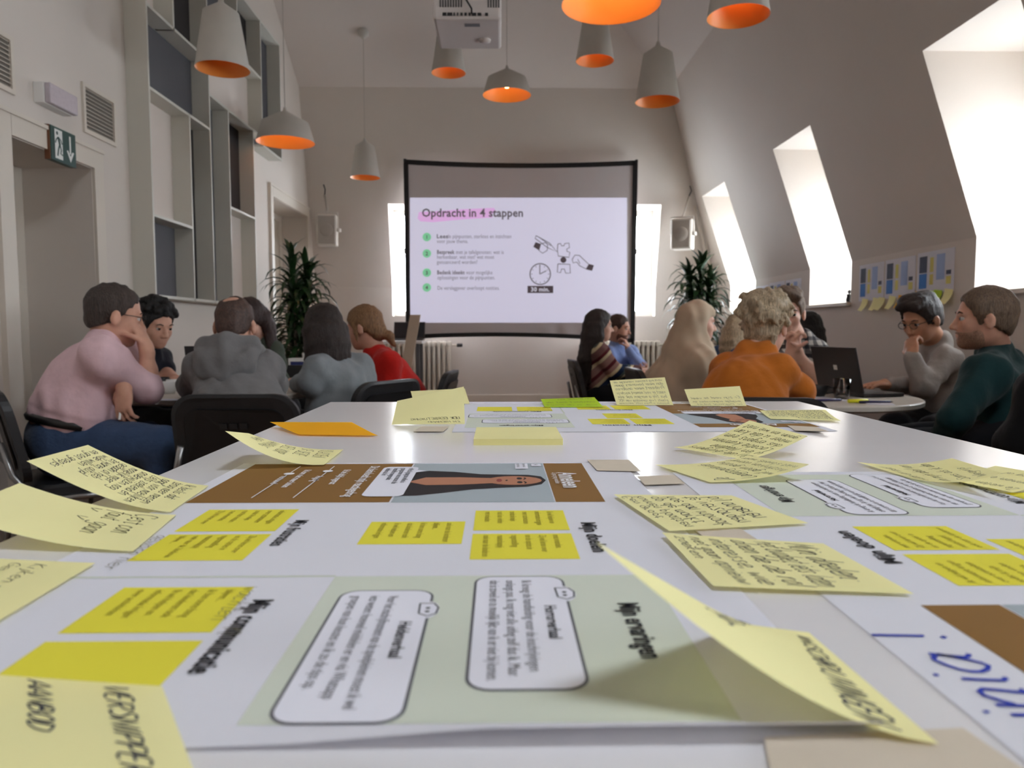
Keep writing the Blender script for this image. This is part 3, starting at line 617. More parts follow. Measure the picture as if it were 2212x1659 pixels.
# ================================================================ LOUDSPEAKERS
M['spk'] = mat('speaker_white', (206, 200, 192), 0.5, 0.02, 10); M['grille'] = mat('speaker_grille_grey', (164, 156, 148), 0.7, 0.08, 300)
def speaker(px0, py0, px1, py1, d, ang, label, wall):
    a = Q(px0, py0, d); c = Q(px1, py1, d); w_ = c[0]-a[0]; h_ = a[2]-c[2]; ctr = (a+c)/2
    t = thing('loudspeaker', label, 'speaker', tuple(ctr), 'wall loudspeakers'); R = rz(ang)
    MB().box((-w_/2, 0, -h_/2), (w_/2, 0.2, h_/2), R, ctr, bev=0.02).build('cabinet', M['spk'], t)
    MB().box((-w_/2+0.02, -0.006, -h_/2+0.02), (w_/2-0.02, 0.002, h_/2-0.02), R, ctr, bev=0.003).build('grille', M['grille'], t)
    MB().lathe([(0.001, 0.012), (0.05, 0.012), (w_*0.32, 0.004), (w_*0.34, 0)], ctr+R@V3(0, -0.006, 0), 28, R@np.array([[1, 0, 0], [0, 0, -1], [0, 1, 0]])).build('cone', M['grille'], t, smooth=True)
    MB().tube([ctr+R@V3(-w_/2-0.012, 0.05, 0), ctr+R@V3(-w_/2-0.012, 0.05, h_/2+0.025), ctr+R@V3(w_/2+0.012, 0.05, h_/2+0.025), ctr+R@V3(w_/2+0.012, 0.05, 0)], 0.008, 8).build('bracket', M['spk'], t)
    MB().tube([ctr+R@V3(0, 0.05, h_/2+0.025), ctr+R@V3(0, 0.12, h_/2+0.06), np.array(wall)], 0.012, 8).build('wall_arm', M['spk'], t, smooth=True)
    MB().lathe([(0.001, -0.02), (0.03, -0.02), (0.03, 0.02), (0.001, 0.02)], tuple(ctr+R@V3(w_/2+0.02, 0.05, 0)), 14).build('knob', M['spk'], t)
    MB().tube([np.array(wall), np.array(wall)+V3(0.02, -0.05, 0.06), np.array(wall)+V3(0.0, -0.044, 0.12)], 0.006, 6).build('cable', M['black'], t, smooth=True)
speaker(683, 462, 727, 530, 8.85, 0.10, 'white loudspeaker on a wall arm above the left potted plant', (XL+0.2, ysl(2.62)+0.004, 2.62))
speaker(1449, 472, 1493, 538, 8.9, -0.45, 'white loudspeaker on a wall arm above the right potted plant', (2.33, ysl(2.62)+0.004, 2.62))

# ================================================================ RADIATORS
M['rad'] = mat('radiator_enamel', (206, 198, 184), 0.45, 0.02, 10)
def radiator(x0, x1, z0, z1, label):
    t = thing('radiator', label, 'radiator', ((x0+x1)/2, YB-0.12, z0)); n = max(2, round((x1-x0)/0.062)); st = (x1-x0)/n
    for i in range(n):
        x = x0+(i+0.5)*st; o = MB()
        for y in (YB-0.16, YB-0.11, YB-0.06): o.tube([(x, y, z0+0.03), (x, y, z1-0.03)], 0.019, 8)
        o.box((x-st*0.42, YB-0.185, z1-0.07), (x+st*0.42, YB-0.04, z1), bev=0.015); o.box((x-st*0.42, YB-0.185, z0), (x+st*0.42, YB-0.04, z0+0.07), bev=0.015)
        o.build('section', M['rad'], t, smooth=False)
    MB().tube([(x1, YB-0.11, z1-0.05), (x1+0.07, YB-0.11, z1-0.05)], 0.013, 8).build('inlet_pipe', M['rad'], t)
    MB().lathe([(0.001, 0.05), (0.022, 0.045), (0.024, -0.02), (0.001, -0.03)], (x1+0.09, YB-0.11, z1-0.05), 14, np.array([[0, 0, 1], [0, 1, 0], [-1, 0, 0]])).build('valve', M['black'], t, smooth=True)
    for x in (x0+0.1, x1-0.1): MB().box((x-0.015, YB-0.05, z0+0.1), (x+0.015, YB-0.002, z0+0.14)).build('wall_bracket', M['rad'], t)
radiator(-1.42, -0.60, 0.17, 0.845, 'cream column radiator under the left back window')
radiator(1.10, 2.04, 0.17, 0.85, 'cream column radiator under the right back window')

# ================================================================ POTTED DRACAENAS
M['leaf'] = mat('dracaena_leaf', (34, 62, 30), 0.35, 0.25, 12); M['bark'] = mat('cane_bark', (70, 58, 44), 0.8, 0.2, 30, 0.3, 60); M['pot'] = mat('grey_planter', (70, 70, 70), 0.6, 0.03, 10); M['soil'] = mat('soil', (40, 32, 26), 0.95, 0.2, 80)
def leaf_mesh(L, w_, droop, seed):
    n = 7; V = []
    for i in range(n):
        s = i/(n-1); ang = 0.95-droop*s
        wd = w_*math.sin(PI*min(1, 0.08+s*0.92))**0.7*(1-s*0.25)
        V.append((s, wd))
    P = []; x = z = 0.0
    for i in range(n):
        s, wd = V[i]; a = 0.95-droop*s**1.2
        if i: x += math.cos(a)*L/(n-1); z += math.sin(a)*L/(n-1)
        P += [(x, -wd/2, z+wd*0.15), (x, 0, z), (x, wd/2, z+wd*0.15)]
    F = []
    for i in range(n-1):
        for j in range(2): F.append([3*i+j, 3*i+j+1, 3*i+j+4, 3*i+j+3])
    me = bpy.data.meshes.new('leaf'); me.from_pydata(P, [], F); me.materials.append(M['leaf']); me.polygons.foreach_set('use_smooth', [True]*len(F)); return me
LM = [leaf_mesh(L, w_, dr, i) for i, (L, w_, dr) in enumerate(((0.40, 0.055, 1.6), (0.36, 0.06, 2.1), (0.44, 0.058, 2.4), (0.32, 0.06, 1.2)))]
def plant(x, y, crowns, nleaf, label, seed, potr=0.19, poth=0.4):
    r = random.Random(seed)
    t = thing('potted_dracaena', label, 'plant', (x, y, FL), 'potted dracaenas')
    MB().lathe([(0.001, 0.02), (potr*0.8, 0), (potr, poth), (potr*0.93, poth), (potr*0.9, poth-0.05), (0.001, poth-0.05)], (x, y, FL), 28).build('pot', M['pot'], t, smooth=False)
    MB().lathe([(potr*0.91, poth-0.045), (0.001, poth-0.03)], (x, y, FL), 20).build('soil', M['soil'], t)
    for (cx, cy, z0, z1) in crowns:
        st = MB().tube([(x+cx*0.2, y+cy*0.2, FL+poth-0.06), (x+cx*0.6, y+cy*0.6, (z0+FL+poth)/2), (x+cx, y+cy, z1)], [0.028, 0.024, 0.012], 8).build('cane', M['bark'], t, smooth=True)
        k = nleaf//len(crowns)
        for i in range(k):
            s = i/k; z = z0+(z1-z0)*s; a = i*2.4+r.uniform(-.3, .3)
            o = bpy.data.objects.new('leaf', LM[min(3, int(s*3.0+r.random()*0.9)) if s < .9 else 3] if s > 0.5 else LM[r.choice((1, 2))]); col.objects.link(o); o.parent = t
            o.location = (cx*(0.3+0.7*s), cy*(0.3+0.7*s), z-FL)
            o.rotation_euler = (r.uniform(-.2, .2), (0.45-1.05*s)+r.uniform(-.25, .25)-0.1, a); q = r.uniform(0.8, 1.1); o.scale = (q, q, q)
pl = Q(643, 714, 7.0); plant(pl[0], 7.0, [(-0.04, 0, 0.62, 1.62), (0.09, 0.05, 0.8, 1.5), (0.0, -0.1, 0.5, 1.3)], 240, 'tall dark green dracaena in a pot beside the far door', 11)
pr = Q(1506, 714, 8.3); plant(pr[0], 8.3, [(0.03, 0, 0.95, 1.66), (-0.10, 0.05, 0.85, 1.55), (0.12, -0.08, 0.8, 1.48)], 230, 'glossy green dracaena in a pot by the dormer corner', 12)
# ================================================================ THE WHITE TABLE WITH POSTERS AND STICKY NOTES
TS = 0.5                          # table lengths below were read at twice their size
TZ = EYE[2]-0.215*TS              # table top
M['table'] = mat('white_laminate_top', (226, 224, 226), 0.17, 0.008, 3, 0.02, 300, spec=0.5, stretch=(1, 14, 1))
tx0, tx1, ty0, ty1 = -0.51*TS, 0.912*TS, -0.16, 2.235*TS
tbl = thing('high_table', 'large glossy white table covered with posters and sticky notes', 'table', ((tx0+tx1)/2, (ty0+ty1)/2, FL))
MB().box((tx0, ty0, TZ-0.025), (tx1, ty1, TZ), bev=0.0015).build('tabletop', M['table'], tbl)
MB().box((tx0+0.05, ty0+0.05, TZ-0.08), (tx1-0.05, ty1-0.05, TZ-0.025)).build('apron', M['white'], tbl)
for x in (tx0+0.06, tx1-0.06):
    for y in (ty0+0.06, ty1-0.06): MB().box((x-0.022, y-0.022, FL), (x+0.022, y+0.022, TZ-0.03), bev=0.003).build('leg', M['white'], tbl)
LAY = 0.00012
PR = dict(brown=ink('print_brown', (134, 98, 50)), green=ink('print_sage', (206, 212, 198)), yellow=ink('print_yellow', (226, 216, 66)), gblue=ink('print_grey_blue', (166, 176, 182)), hair=ink('print_dark_hair', (44, 40, 42)), skin=ink('print_skin', (176, 122, 96)), lip=ink('print_lips', (140, 70, 66)), bubble=ink('print_bubble_white', (228, 228, 238)), kraft=ink('print_yellow_ink', (150, 138, 40)))
def poster(label, org, ux, vx, near_curl=0.0, ulen=0.82, vmin=-0.067, vmax=0.545, full=True, z0=0.0004, notes=True, face=True):
    """A3 persona sheet; org = its print origin on the table, ux = reading direction, vx = downwards"""
    org = np.array(org, float); ux = np.array(ux, float); vx = np.array(vx, float)
    def at(u, v, k=0):
        z = TZ+z0+k*LAY
        if near_curl and u > 0.797: z += near_curl*((u-0.797)/(ulen-0.797))**1.5*min(1.0, max(0.0, (0.28-v)/0.16))
        p = org+ux*u*TS+vx*v*TS
        return (p[0], p[1], z)
    S = thing('poster', label, 'poster', tuple(org)+(TZ,))
    def lay(k): return lambda x, y: at(x, -y, k)          # print space: x = u, y = -v (up)
    s = Flat().rect(-0.004, -vmax, 0.797, -vmin, 2, 2).rect(0.797, -vmax, ulen, -vmin, 6, 6); s.build('sheet', M['paper'], S, lay(0), smooth=True)
    def blk(m, *rects, k=1, name='print_block'):
        for (u0, v0, u1, v1) in rects:
            f = Flat(); f.rect(u0, -v1, u1, -v0, max(1, int((u1-u0)/0.03)), 2); f.build(name, m, S, lay(k))
    # left column: brown band with photograph
    blk(PR['brown'], (0.004, 0.0, 0.274, 0.062), (0.004, 0.271, 0.272, 0.524))
    blk(PR['gblue'], (0.004, 0.0635, 0.274, 0.2685), name='photo')
    if face:
        def mp(pts): return [(a, -c) for a, c in pts]
        f = Flat(); f.poly(mp([(0.085, 0.268), (0.066, 0.24), (0.075, 0.2), (0.094, 0.16), (0.098, 0.12), (0.1, 0.09), (0.112, 0.072), (0.14, 0.066), (0.168, 0.074), (0.184, 0.095), (0.19, 0.13), (0.2, 0.17), (0.222, 0.21), (0.236, 0.24), (0.238, 0.268)])); f.build('print_hair', PR['hair'], S, lay(2))
        f = Flat(); f.disc(0.142, -0.112, 0.031, 20, 0.04); f.build('print_face', PR['skin'], S, lay(3.4)); f = Flat(); f.poly(mp([(0.125, 0.14), (0.16, 0.14), (0.17, 0.19), (0.172, 0.235), (0.15, 0.262), (0.118, 0.24), (0.118, 0.19)])); f.build('print_neck', PR['skin'], S, lay(3))
        f = Flat()
        for u in (0.129, 0.156): f.disc(u, -0.104, 0.0075, 12, 0.004)
        f.line([(0.122, -0.097), (0.129, -0.095), (0.137, -0.098)], 0.0025); f.line([(0.149, -0.098), (0.157, -0.095), (0.164, -0.097)], 0.0025); f.line([(0.139, -0.122), (0.146, -0.123)], 0.003)
        f.build('print_eyes', PR['hair'], S, lay(4))
        f = Flat(); f.disc(0.142, -0.133, 0.011, 14, 0.004); f.build('print_mouth', PR['lip'], S, lay(4))
    f = Flat(); f.rrect(0.036, -0.312, 0.243, -0.258, 0.012); f.build('speech_bubble', PR['bubble'], S, lay(5)); f = Flat(); f.poly([(0.06, -0.262), (0.085, -0.262), (0.07, -0.244)]); f.build('bubble_tail', PR['bubble'], S, lay(5.5)); f = Flat(); f.rect(0.012, -0.108, 0.055, -0.088); f.build('photo_tag', PR['bubble'], S, lay(5)); f = Flat(); f.rect(0.014, -0.082, 0.034, -0.067); f.build('photo_tag', PR['bubble'], S, lay(5))
    def one(m, k, *a, nm='heading_text', **kw): f = Flat(); f.text(*a, **kw); f.build(nm, m, S, lay(k))
    one(M['inkw'], 6, 'Anneleen', 0.088, -0.045, 0.038, 0.72, 0.012, width=0.108); one(M['inkw'], 6, 'Zij gaat graag wandelen', 0.088, -0.054, 0.0105, 0.8, nm='caption_text')
    one(M['inkw'], 6, 'Dit beinvloedt mijn reactiegedrag', 0.03, -0.334, 0.02, 0.8, 0.01, width=0.215)
    f = Flat()
    for i, (a, c) in enumerate((('Ik bel altijd ongerust', 0.37), ('Ik kom niet meer buiten', 0.43), ('Angstig', 0.4), ('vertrouwd', 0.452))): f.text(a, 0.06+0.06*(i > 1)*0.8, -c, 0.015, 0.85, 0.005)
    f.line([(0.03, -0.392), (0.06, -0.3925)], 0.0016); f.line([(0.08, -0.393), (0.25, -0.396)], 0.0016); f.line([(0.03, -0.445), (0.08, -0.446)], 0.0016); f.line([(0.1, -0.4465), (0.25, -0.449)], 0.0016); f.disc(0.07, -0.393, 0.008, 12); f.disc(0.09, -0.446, 0.008, 12)
    f.build('timeline_text', M['inkw'], S, lay(6))
    f = Flat()
    for i, t in enumerate(('"Wat ik graag zou willen is', 'graag samen met mensen die', 'hetzelfde meegemaakt', 'hebben als ik"')): f.text(t, 0.05, -0.272-0.0115*i, 0.0115, 0.85, 0.004)
    f.build('caption_text', M['inkg'], S, lay(7)); f = Flat()
    f.text('Jonger dan ik', 0.014, -0.096, 0.007, 0.8); f.text('regio Brussel', 0.014, -0.105, 0.007, 0.8); f.text('54', 0.018, -0.078, 0.009)
    f.build('caption_text', M['inkg'], S, lay(7))
    # middle column: printed notes
    N = [(0.317, 0.057, 0.405, 0.161), (0.418, 0.057, 0.506, 0.161), (0.367, 0.171, 0.455, 0.276), (0.307, 0.373, 0.404, 0.48), (0.415, 0.373, 0.505, 0.48), (0.577, 0.338, 0.671, 0.446), (0.685, 0.338, 0.78, 0.446)]
    for q in N: blk(PR['yellow'], q, name='printed_note')
    words = ['Ik wil helpen en', 'informatie krijgen', 'over activiteiten', 'zodat ik mijn', 'rust kan vinden', 'met vrienden.', 'Zij wil leren over', 'en de opties in', 'tegenstelling', 'maatschappij', 'ook naar de kinderen', 'blijven...', 'Ik ben soms bang', 'dat kinderen ook']
    for j, (u0, v0, u1, v1) in enumerate(N[:-1]):
        f = Flat()
        for i in range(6): t = words[(j*5+i) % len(words)]; f.text(t, u0+0.007, -(v0+0.02+0.0145*i), 0.0108, 0.78)
        f.build('note_text', PR['kraft'], S, lay(2))
    # right column: two story bubbles on sage ground
    blk(PR['green'], (0.552, 0.0, 0.7965, 0.276), (0.549, 0.276, 0.553, 0.545))
    for (u0, v0, u1, v1) in ((0.59, 0.188, 0.795, 0.26), (0.557, 0.08, 0.759, 0.152)):
        f = Flat(); f.rrect(u0-0.0022, -v1-0.0022, u1+0.0022, -v0+0.0022, 0.0162); f.build('bubble_outline', M['inkg'], S, lay(2))
        f = Flat(); f.rrect(u0, -v1, u1, -v0, 0.014); f.build('bubble', PR['bubble'], S, lay(3)); f = Flat(); f.disc(u0+0.042, -v0, 0.017, 20, 0.009); f.build('bubble_tab', PR['bubble'], S, lay(3.5))
    one(M['ink'], 4, 'Mijn doelen', 0.375, -0.042, 0.023, 0.72, 0.012, width=0.112); one(M['ink'], 4, 'Mijn frustraties', 0.36, -0.362, 0.021, 0.72, 0.01, width=0.1)
    one(M['ink'], 4, 'Mijn communicatie', 0.608, -0.328, 0.023, 0.72, 0.012, width=0.128); one(M['ink'], 4, 'Mijn ervaringen', 0.62, -0.04, 0.023, 0.72, 0.012, width=0.1)
    one(M['ink'], 4, 'Heldenverhaal', 0.655, -0.206, 0.013, 0.8, 0.01); one(M['ink'], 4, 'Horrorverhaal', 0.625, -0.098, 0.013, 0.8, 0.01)
    for u, v in ((0.632, 0.188), (0.599, 0.08)):
        f = Flat()
        for a, c in (((-0.013, -0.007), (-0.013, 0.004)), ((-0.013, 0.004), (-0.004, 0.008)), ((-0.004, 0.008), (0.008, 0.007)), ((0.008, 0.007), (0.013, 0.001)), ((0.013, 0.001), (0.008, -0.006)), ((0.008, -0.006), (-0.013, -0.007))): f.line([(u+a[0], -v+a[1]), (u+c[0], -v+c[1])], 0.0014)
        f.disc(u-0.003, -v, 0.002, 8); f.disc(u+0.004, -v, 0.002, 8); f.build('icon', M['ink'], S, lay(4))
    f = Flat()
    for i, t in enumerate(('Voor het inschrijfmoment van de speelpleinen moest ik wel', 'iets weten: hoeveel middelen er en via Whatsapp', 'groepen van hun keuzes en ik zo de tips op.')): f.text(t, 0.602, -0.222-0.0145*i, 0.012, 0.66, width=0.18-0.012*i)
    f.build('body_text', M['inkg'], S, lay(4)); f = Flat()
    for i, t in enumerate(('Ik kreeg de handleiding voor de inschrijvingen', 'onlangs pas. Ik nog niet alle uitleg zelf dus ik. Maar', 'dat is zoveel en te moeilijk lijkt van ik er niet bij komen.')): f.text(t, 0.567, -0.114-0.0135*i, 0.012, 0.66, width=0.17+0.006*i)
    f.build('body_text', M['inkg'], S, lay(4))
    for t_, u_, v_, z_, w_ in (('wachten', 0.577, 0.345, 0.02, 0.28), ('n', 0.662, 0.332, 0.03, 0.25), ('gewoon hier', 0.42, 0.49, 0.02, 0.3)):
        f = Flat(); f.hand(t_, u_, -v_, z_, lw=w_, seed=5); f.build('pencil_marks', M['pencil'], S, lay(5))
    return S, lay
A_, layA = poster('persona poster with a portrait, its band and notes nearest the yellow pad', (0.133*TS, 1.187*TS), (0, -1), (-1, 0), near_curl=0.006)
B_, layB = poster('persona poster at the window side, blue pen writing on its margin', (0.329*TS, 0.285*TS), (0, 1), (1, 0), face=False)
C_, layC = poster('persona poster near the far table edge with standing notes on it', (0.72*TS, 1.625*TS), (-1, 0), (0, 1))
f = Flat(); f.hand('cinia !', 0.07, 0.016, 0.055, lw=0.5, seed=3, slant=0.1); f.build('pen_writing', M['penb'], B_, layB(3))
# ---- masking tape
M['tape'] = mat('masking_tape', (206, 194, 176), 0.7, 0.03, 40, spec=0.2)
def tape(label, *px, lift=0.0):
    P = [onz(x, y, TZ+0.0013) for x, y in px]
    P[2] = P[2]+V3(0, 0, lift)
    V = P+[p-V3(0, 0, 0.0002) for p in P]
    mk('tape_strip', V, [[0, 1, 2, 3], [7, 6, 5, 4], [0, 4, 5, 1], [1, 5, 6, 2], [2, 6, 7, 3], [3, 7, 4, 0]], M['tape'], label=label, cat='tape', group='masking tape strips')
tape('beige masking tape strip at the top corner of the portrait poster', (1268, 993), (1358, 993), (1385, 1018), (1290, 1016)); tape('beige masking tape strip joining the two near posters, beside the curling note', (1376, 1029), (1456, 1026), (1480, 1044), (1393, 1047))
tape('beige masking tape strip at the foot of the steep standing note', (910, 921), (970, 921), (957, 932), (893, 932)); tape('lifting beige tape strip at the far poster corner by the block capital note', (1701, 919), (1762, 922), (1790, 936), (1718, 930), lift=0.002)
tape('beige masking tape strip between the two handwritten notes at the poster gap', (1500, 1144), (1600, 1142), (1640, 1168), (1532, 1170)); tape('broad beige masking tape strip under the large peeling note', (1650, 1592), (2080, 1572), (2240, 1680), (1670, 1690))
# ---- sticky notes
PY = dict(y=paper_mat('sticky_yellow', (250, 244, 182), 0.2), o=paper_mat('sticky_orange', (250, 186, 40), 0.3), g=paper_mat('sticky_lime', (196, 226, 60), 0.3))
NL = 0.084
def note(label, b0, b1, t0, t1, m='y', text=(), pen='pen', base_top=True, tsize=0.1, lw=0.4, c1=0.4, c2=0.35, seed=1, root=('f', 'f'), x0=0.06, y0=0.08, dy=None, hs=None, sag=0.0, zb=0.0016, printed=False):
    """b0-b1: the glued edge on the table (pixels); t0/t1: the free corners (pixels, or None for the parallelogram corner)"""
    B0 = onz(*b0, TZ+zb); B1 = onz(*b1, TZ+zb)
    Ln = max(np.linalg.norm(B1-B0), 0.07) if hs is None else hs
    def lift(px, Bc, how):
        d = ray(*px); o = EYE-Bc
        a = d@d; bq = 2*o@d; c = o@o-Ln*Ln; disc = bq*bq-4*a*c
        if disc < 0: s = -bq/(2*a)
        else: s = (-bq+(1 if how == 'f' else -1)*math.sqrt(disc))/(2*a)
        p = EYE+d*s
        zmin = TZ+zb+0.0005
        if p[2] < zmin: p = onz(*px, zmin)
        return p
    T0 = lift(t0, B0, root[0]) if t0 else None; T1 = lift(t1, B1, root[1]) if t1 else None
    if T0 is None: T0 = B0+(T1-B1)
    if T1 is None: T1 = B1+(T0-B0)
    def side(Bc, T):
        hz = T-Bc; L = np.linalg.norm(hz); flat = hz*[1, 1, 0]; fl = np.linalg.norm(flat)+1e-9
        p1 = Bc+flat/fl*L*c1
        p2 = T-(T-p1)*c2
        if sag: p2 = p2+V3(0, 0, -sag)
        return Bc, p1, p2, T
    s0, s1 = side(B0, T0), side(B1, T1)
    def surf(a, v):
        P = [(1-a)*s0[i]+a*s1[i] for i in range(4)]
        p = (1-v)**3*P[0]+3*(1-v)**2*v*P[1]+3*(1-v)*v*v*P[2]+v**3*P[3]
        p[2] = max(p[2], TZ+zb); return p
    n = 12
    G = np.array([surf(i/n, j/n) for j in range(n+1) for i in range(n+1)])
    F = [[j*(n+1)+i, j*(n+1)+i+1, (j+1)*(n+1)+i+1, (j+1)*(n+1)+i] for j in range(n) for i in range(n)]
    o = mk('sticky_note', G, F, PY[m], smooth=True, label=label, cat='sticky note', group='sticky notes on the white table')
    if text:
        f = Flat(); k = len(text); d_ = dy or (1-y0-0.08)/max(k, 1)
        for i, t in enumerate(text):
            if t: f.hand(t, x0, 1-y0-tsize*0.75-d_*i, tsize, width=1-2*x0, lw=lw, seed=seed*17+i)
        e = 0.002
        def fn(x, y):
            # text upright with the glued edge on top: x runs along it, y falls towards the free edge
            a = 1-x if base_top == 'r' else x; v = 1-y
            if base_top is False: a, v = 1-x, y
            a = min(max(a, 0.0), 1.0); v = min(max(v, 0.0), 1.0)
            p = surf(a, v); du = surf(min(a+e, 1), v)-surf(max(a-e, 0), v); dv = surf(a, min(v+e, 1))-surf(a, max(v-e, 0))
            nn = np.cross(du, dv); nn /= np.linalg.norm(nn)+1e-12
            if nn @ (EYE-p) < 0: nn = -nn
            return p+nn*0.00018
        f.build('handwriting', M[pen], o, fn)
    return o
note('yellow note standing steeply with its back to the pad, few words at its foot', (846, 917), (1004, 916), (858, 866), (1002, 835), text=('', '', '', '', 'UDK EERBETUIGING', 'EN NIEMAND'), pen='penk', base_top=False, tsize=0.085, c1=0.1, c2=0.5, seed=1, lw=0.6, zb=0.0004)
note('blank yellow note half hidden behind the steep standing note', (895, 873), (1015, 872), (887, 845), (1004, 839), c1=0.1, seed=2)
note('lime green sticky note with pencil lines at the far edge', (1177, 879), (1304, 879), (1168, 862), (1284, 858), 'g', text=('Onthaal en', 'contact met de', 'wijk in de buurt'), pen='pencil', tsize=0.13, c1=0.15, seed=3, lw=0.43, base_top=False)
note('tall standing note filled with cursive lines at the far edge', (1333, 875), (1455, 875), (1317, 822), (1436, 815), text=('werking kennen vanwege de', 'dan meer bewoners gaan', 'Probeert meer anderen', 'naast er veel moment inschrijv', 'bus file a morgen ook een', 'plaats (via spreiding van VDC', 'bureaus a Priya selfs aanvraag'), pen='pen', base_top=False, tsize=0.1, c1=0.1, c2=0.2, seed=4, lw=0.38)
note('standing note with three faint lines beside the tall cursive note', (1493, 877), (1613, 877), (1478, 841), (1598, 834), text=('', '', 'Er zijn veel te veel', 'jeugdige organisaties en', 'nr Digitaal loket'), pen='pencil', base_top=False, tsize=0.11, c1=0.1, seed=5, lw=0.45)
note('low lying note in block capitals near the far right corner', (1665, 905), (1817, 909), (1641, 886.5), (1783, 885), text=('ZODANIG GEMEENTE', 'INSCHRIJVEN VAN BXL', 'EN WIJ SCHRIJVEN', 'BUSSEN BRUSSEL', 'BEGELEIDT DE JEUGD', 'KLASSES'), pen='penk', base_top=False, tsize=0.13, c1=0.5, seed=6, lw=0.43)
note('orange sticky note leaning back on the bare table', (646, 938.5), (817, 941), (583, 911.5), (760, 912), 'o', c1=0.15, c2=0.3, seed=7)
note('narrow looking note lifting off beside the brown poster band', (700, 1004), (742, 971), (486, 931), (537, 936), text=('KLASSEN', 'OF DEZE', 'DEEL VOOR', 'AANVRAAG', 'WONEN'), pen='penk', base_top='r', tsize=0.13, c1=0.45, c2=0.4, seed=8, lw=0.40)
note('upturned note crowded with blue handwriting at the left table edge', (368, 1106), (451, 1049), (57, 996), (190, 961), text=('Ik beslis dat', 'terug meer mensen', 'naar voor moeilijken', 'Zelfs zoekend en', 'onderwijzen nog', 'mogelijk meer', 'gedaan al heb', 'en waren altijd', 'wilde willen', 'en groot groepjes'), base_top='r', tsize=0.095, c1=0.35, c2=0.45, seed=9, lw=0.45, hs=0.105)
note('large upturned note with two ticks and grey words, mostly blank', (287, 1191), (381, 1112), None, (43, 1043), text=("C'est con", 'faut  gaan', '*   *'), pen='pencil', base_top='r', tsize=0.13, c1=0.45, c2=0.35, seed=10, lw=0.45, dy=0.13, hs=0.098)
note('flat note with faint pencil words at the left poster border', (-10, 1345), (206, 1216), None, (-30, 1205), text=('', 'Kijken naar', 'Gewoon in'), pen='pencil', base_top='r', tsize=0.13, c1=0.5, seed=11, lw=0.36, dy=0.2, zb=0.0018)
note('bulging note lettered in capitals in front of the blank printed square', (446, 1740), (350, 1482), None, (-40, 1455), text=('VERSNIPPERD', 'AANBOD'), base_top='r', tsize=0.15, c1=0.35, c2=0.5, seed=12, lw=0.75, dy=0.42, y0=0.2, x0=0.03, zb=0.002, hs=0.1)
note('large peeling note lettered along its glued edge, free edge pointing up', (2028, 1607), (1747, 1366), (1285, 1169), (1590, 1345), text=('INSCHRIJVINGEN', '', '', 'KLEINE'), base_top='r', tsize=0.15, c1=0.3, c2=0.45, seed=13, lw=0.75, dy=0.2, y0=0.1, zb=0.0022)
note('wide note with dark handwriting about goals, its free side raised', (1974, 1283), (1778, 1174), (1541, 1266), (1430, 1150), text=('Mijn doelen:', 'het budget iets laten', 'doen de de rol', 'interesse, wie', 'niet gaan opnieuw', 'zoeken'), base_top='r', tsize=0.14, c1=0.5, c2=0.3, seed=14, lw=0.43, zb=0.002)
note('note with slanted handwriting beside the poster heading on experiences', (1746, 1130), (1580, 1070), (1446, 1147), (1326, 1068), text=('Een groot', 'kunnen plaatsen', 'op de markt', 'hoe dan inbraak', 'te verzorgen', 'bij anderen'), base_top=False, tsize=0.14, c1=0.5, c2=0.3, seed=15, lw=0.40, zb=0.002)
note('curling note under the tilted one, big first word near the camera side', (1416, 1004), (1534, 1042), (1615, 984), (1748, 1003), text=('De', 'Laagopgeleide', 'wil geen gedoe', 'Inschrijven vooraf', 'niet steeds meer'), base_top='r', tsize=0.13, c1=0.6, c2=0.3, seed=16, lw=0.36, zb=0.0016)
note('tilted note with bold black handwriting rising from the bare table', (1455, 966), (1610, 993), (1619, 908), (1745, 942), text=('Bij de burgers', 'u en Nadine', 'Locatie kunnen', 'dus ergens een', 'meer u die kan', 'gaan en wie niet.'), pen='penk', base_top='r', tsize=0.135, c1=0.35, c2=0.3, seed=17, lw=0.43, zb=0.003)
note('flat note with scrawled lines at the right table edge', (1851, 998), (1967, 1033), (2056, 990), (2165, 1022), text=('Kan er niet', 'in mijn deel van', 'Soms als ik dan', 'Wegwijs'), base_top='r', tsize=0.14, c1=0.5, seed=18, lw=0.36, zb=0.0018, root=('n', 'n'))
note('second flat note overlapping the scrawled one at the right edge', (2036, 1034), (2188, 1064), (2150, 1006), None, text=('Ze weten', 'kennen eigen', 'de weg al'), base_top='r', tsize=0.14, c1=0.4, seed=19, lw=0.36, zb=0.0024)
# pad of notes
pad = thing('sticky_note_pad', 'thick pale yellow pad of sticky notes on the bare table strip', 'note pad', (0.036*TS, 1.47*TS, TZ))
M['pad'] = mat('pad_paper', (240, 232, 160), 0.75, 0.02, 30, spec=0.15)
pz = 0.0055
MB().box((-0.048*TS, 1.381*TS, TZ), (0.12*TS, 1.553*TS, TZ+pz)).build('sheet_block', M['pad'], pad)
MB().box((-0.048*TS, 1.381*TS, TZ+pz+0.0001), (0.12*TS, 1.553*TS, TZ+pz+0.0003)).build('top_sheet', PY['y'], pad)
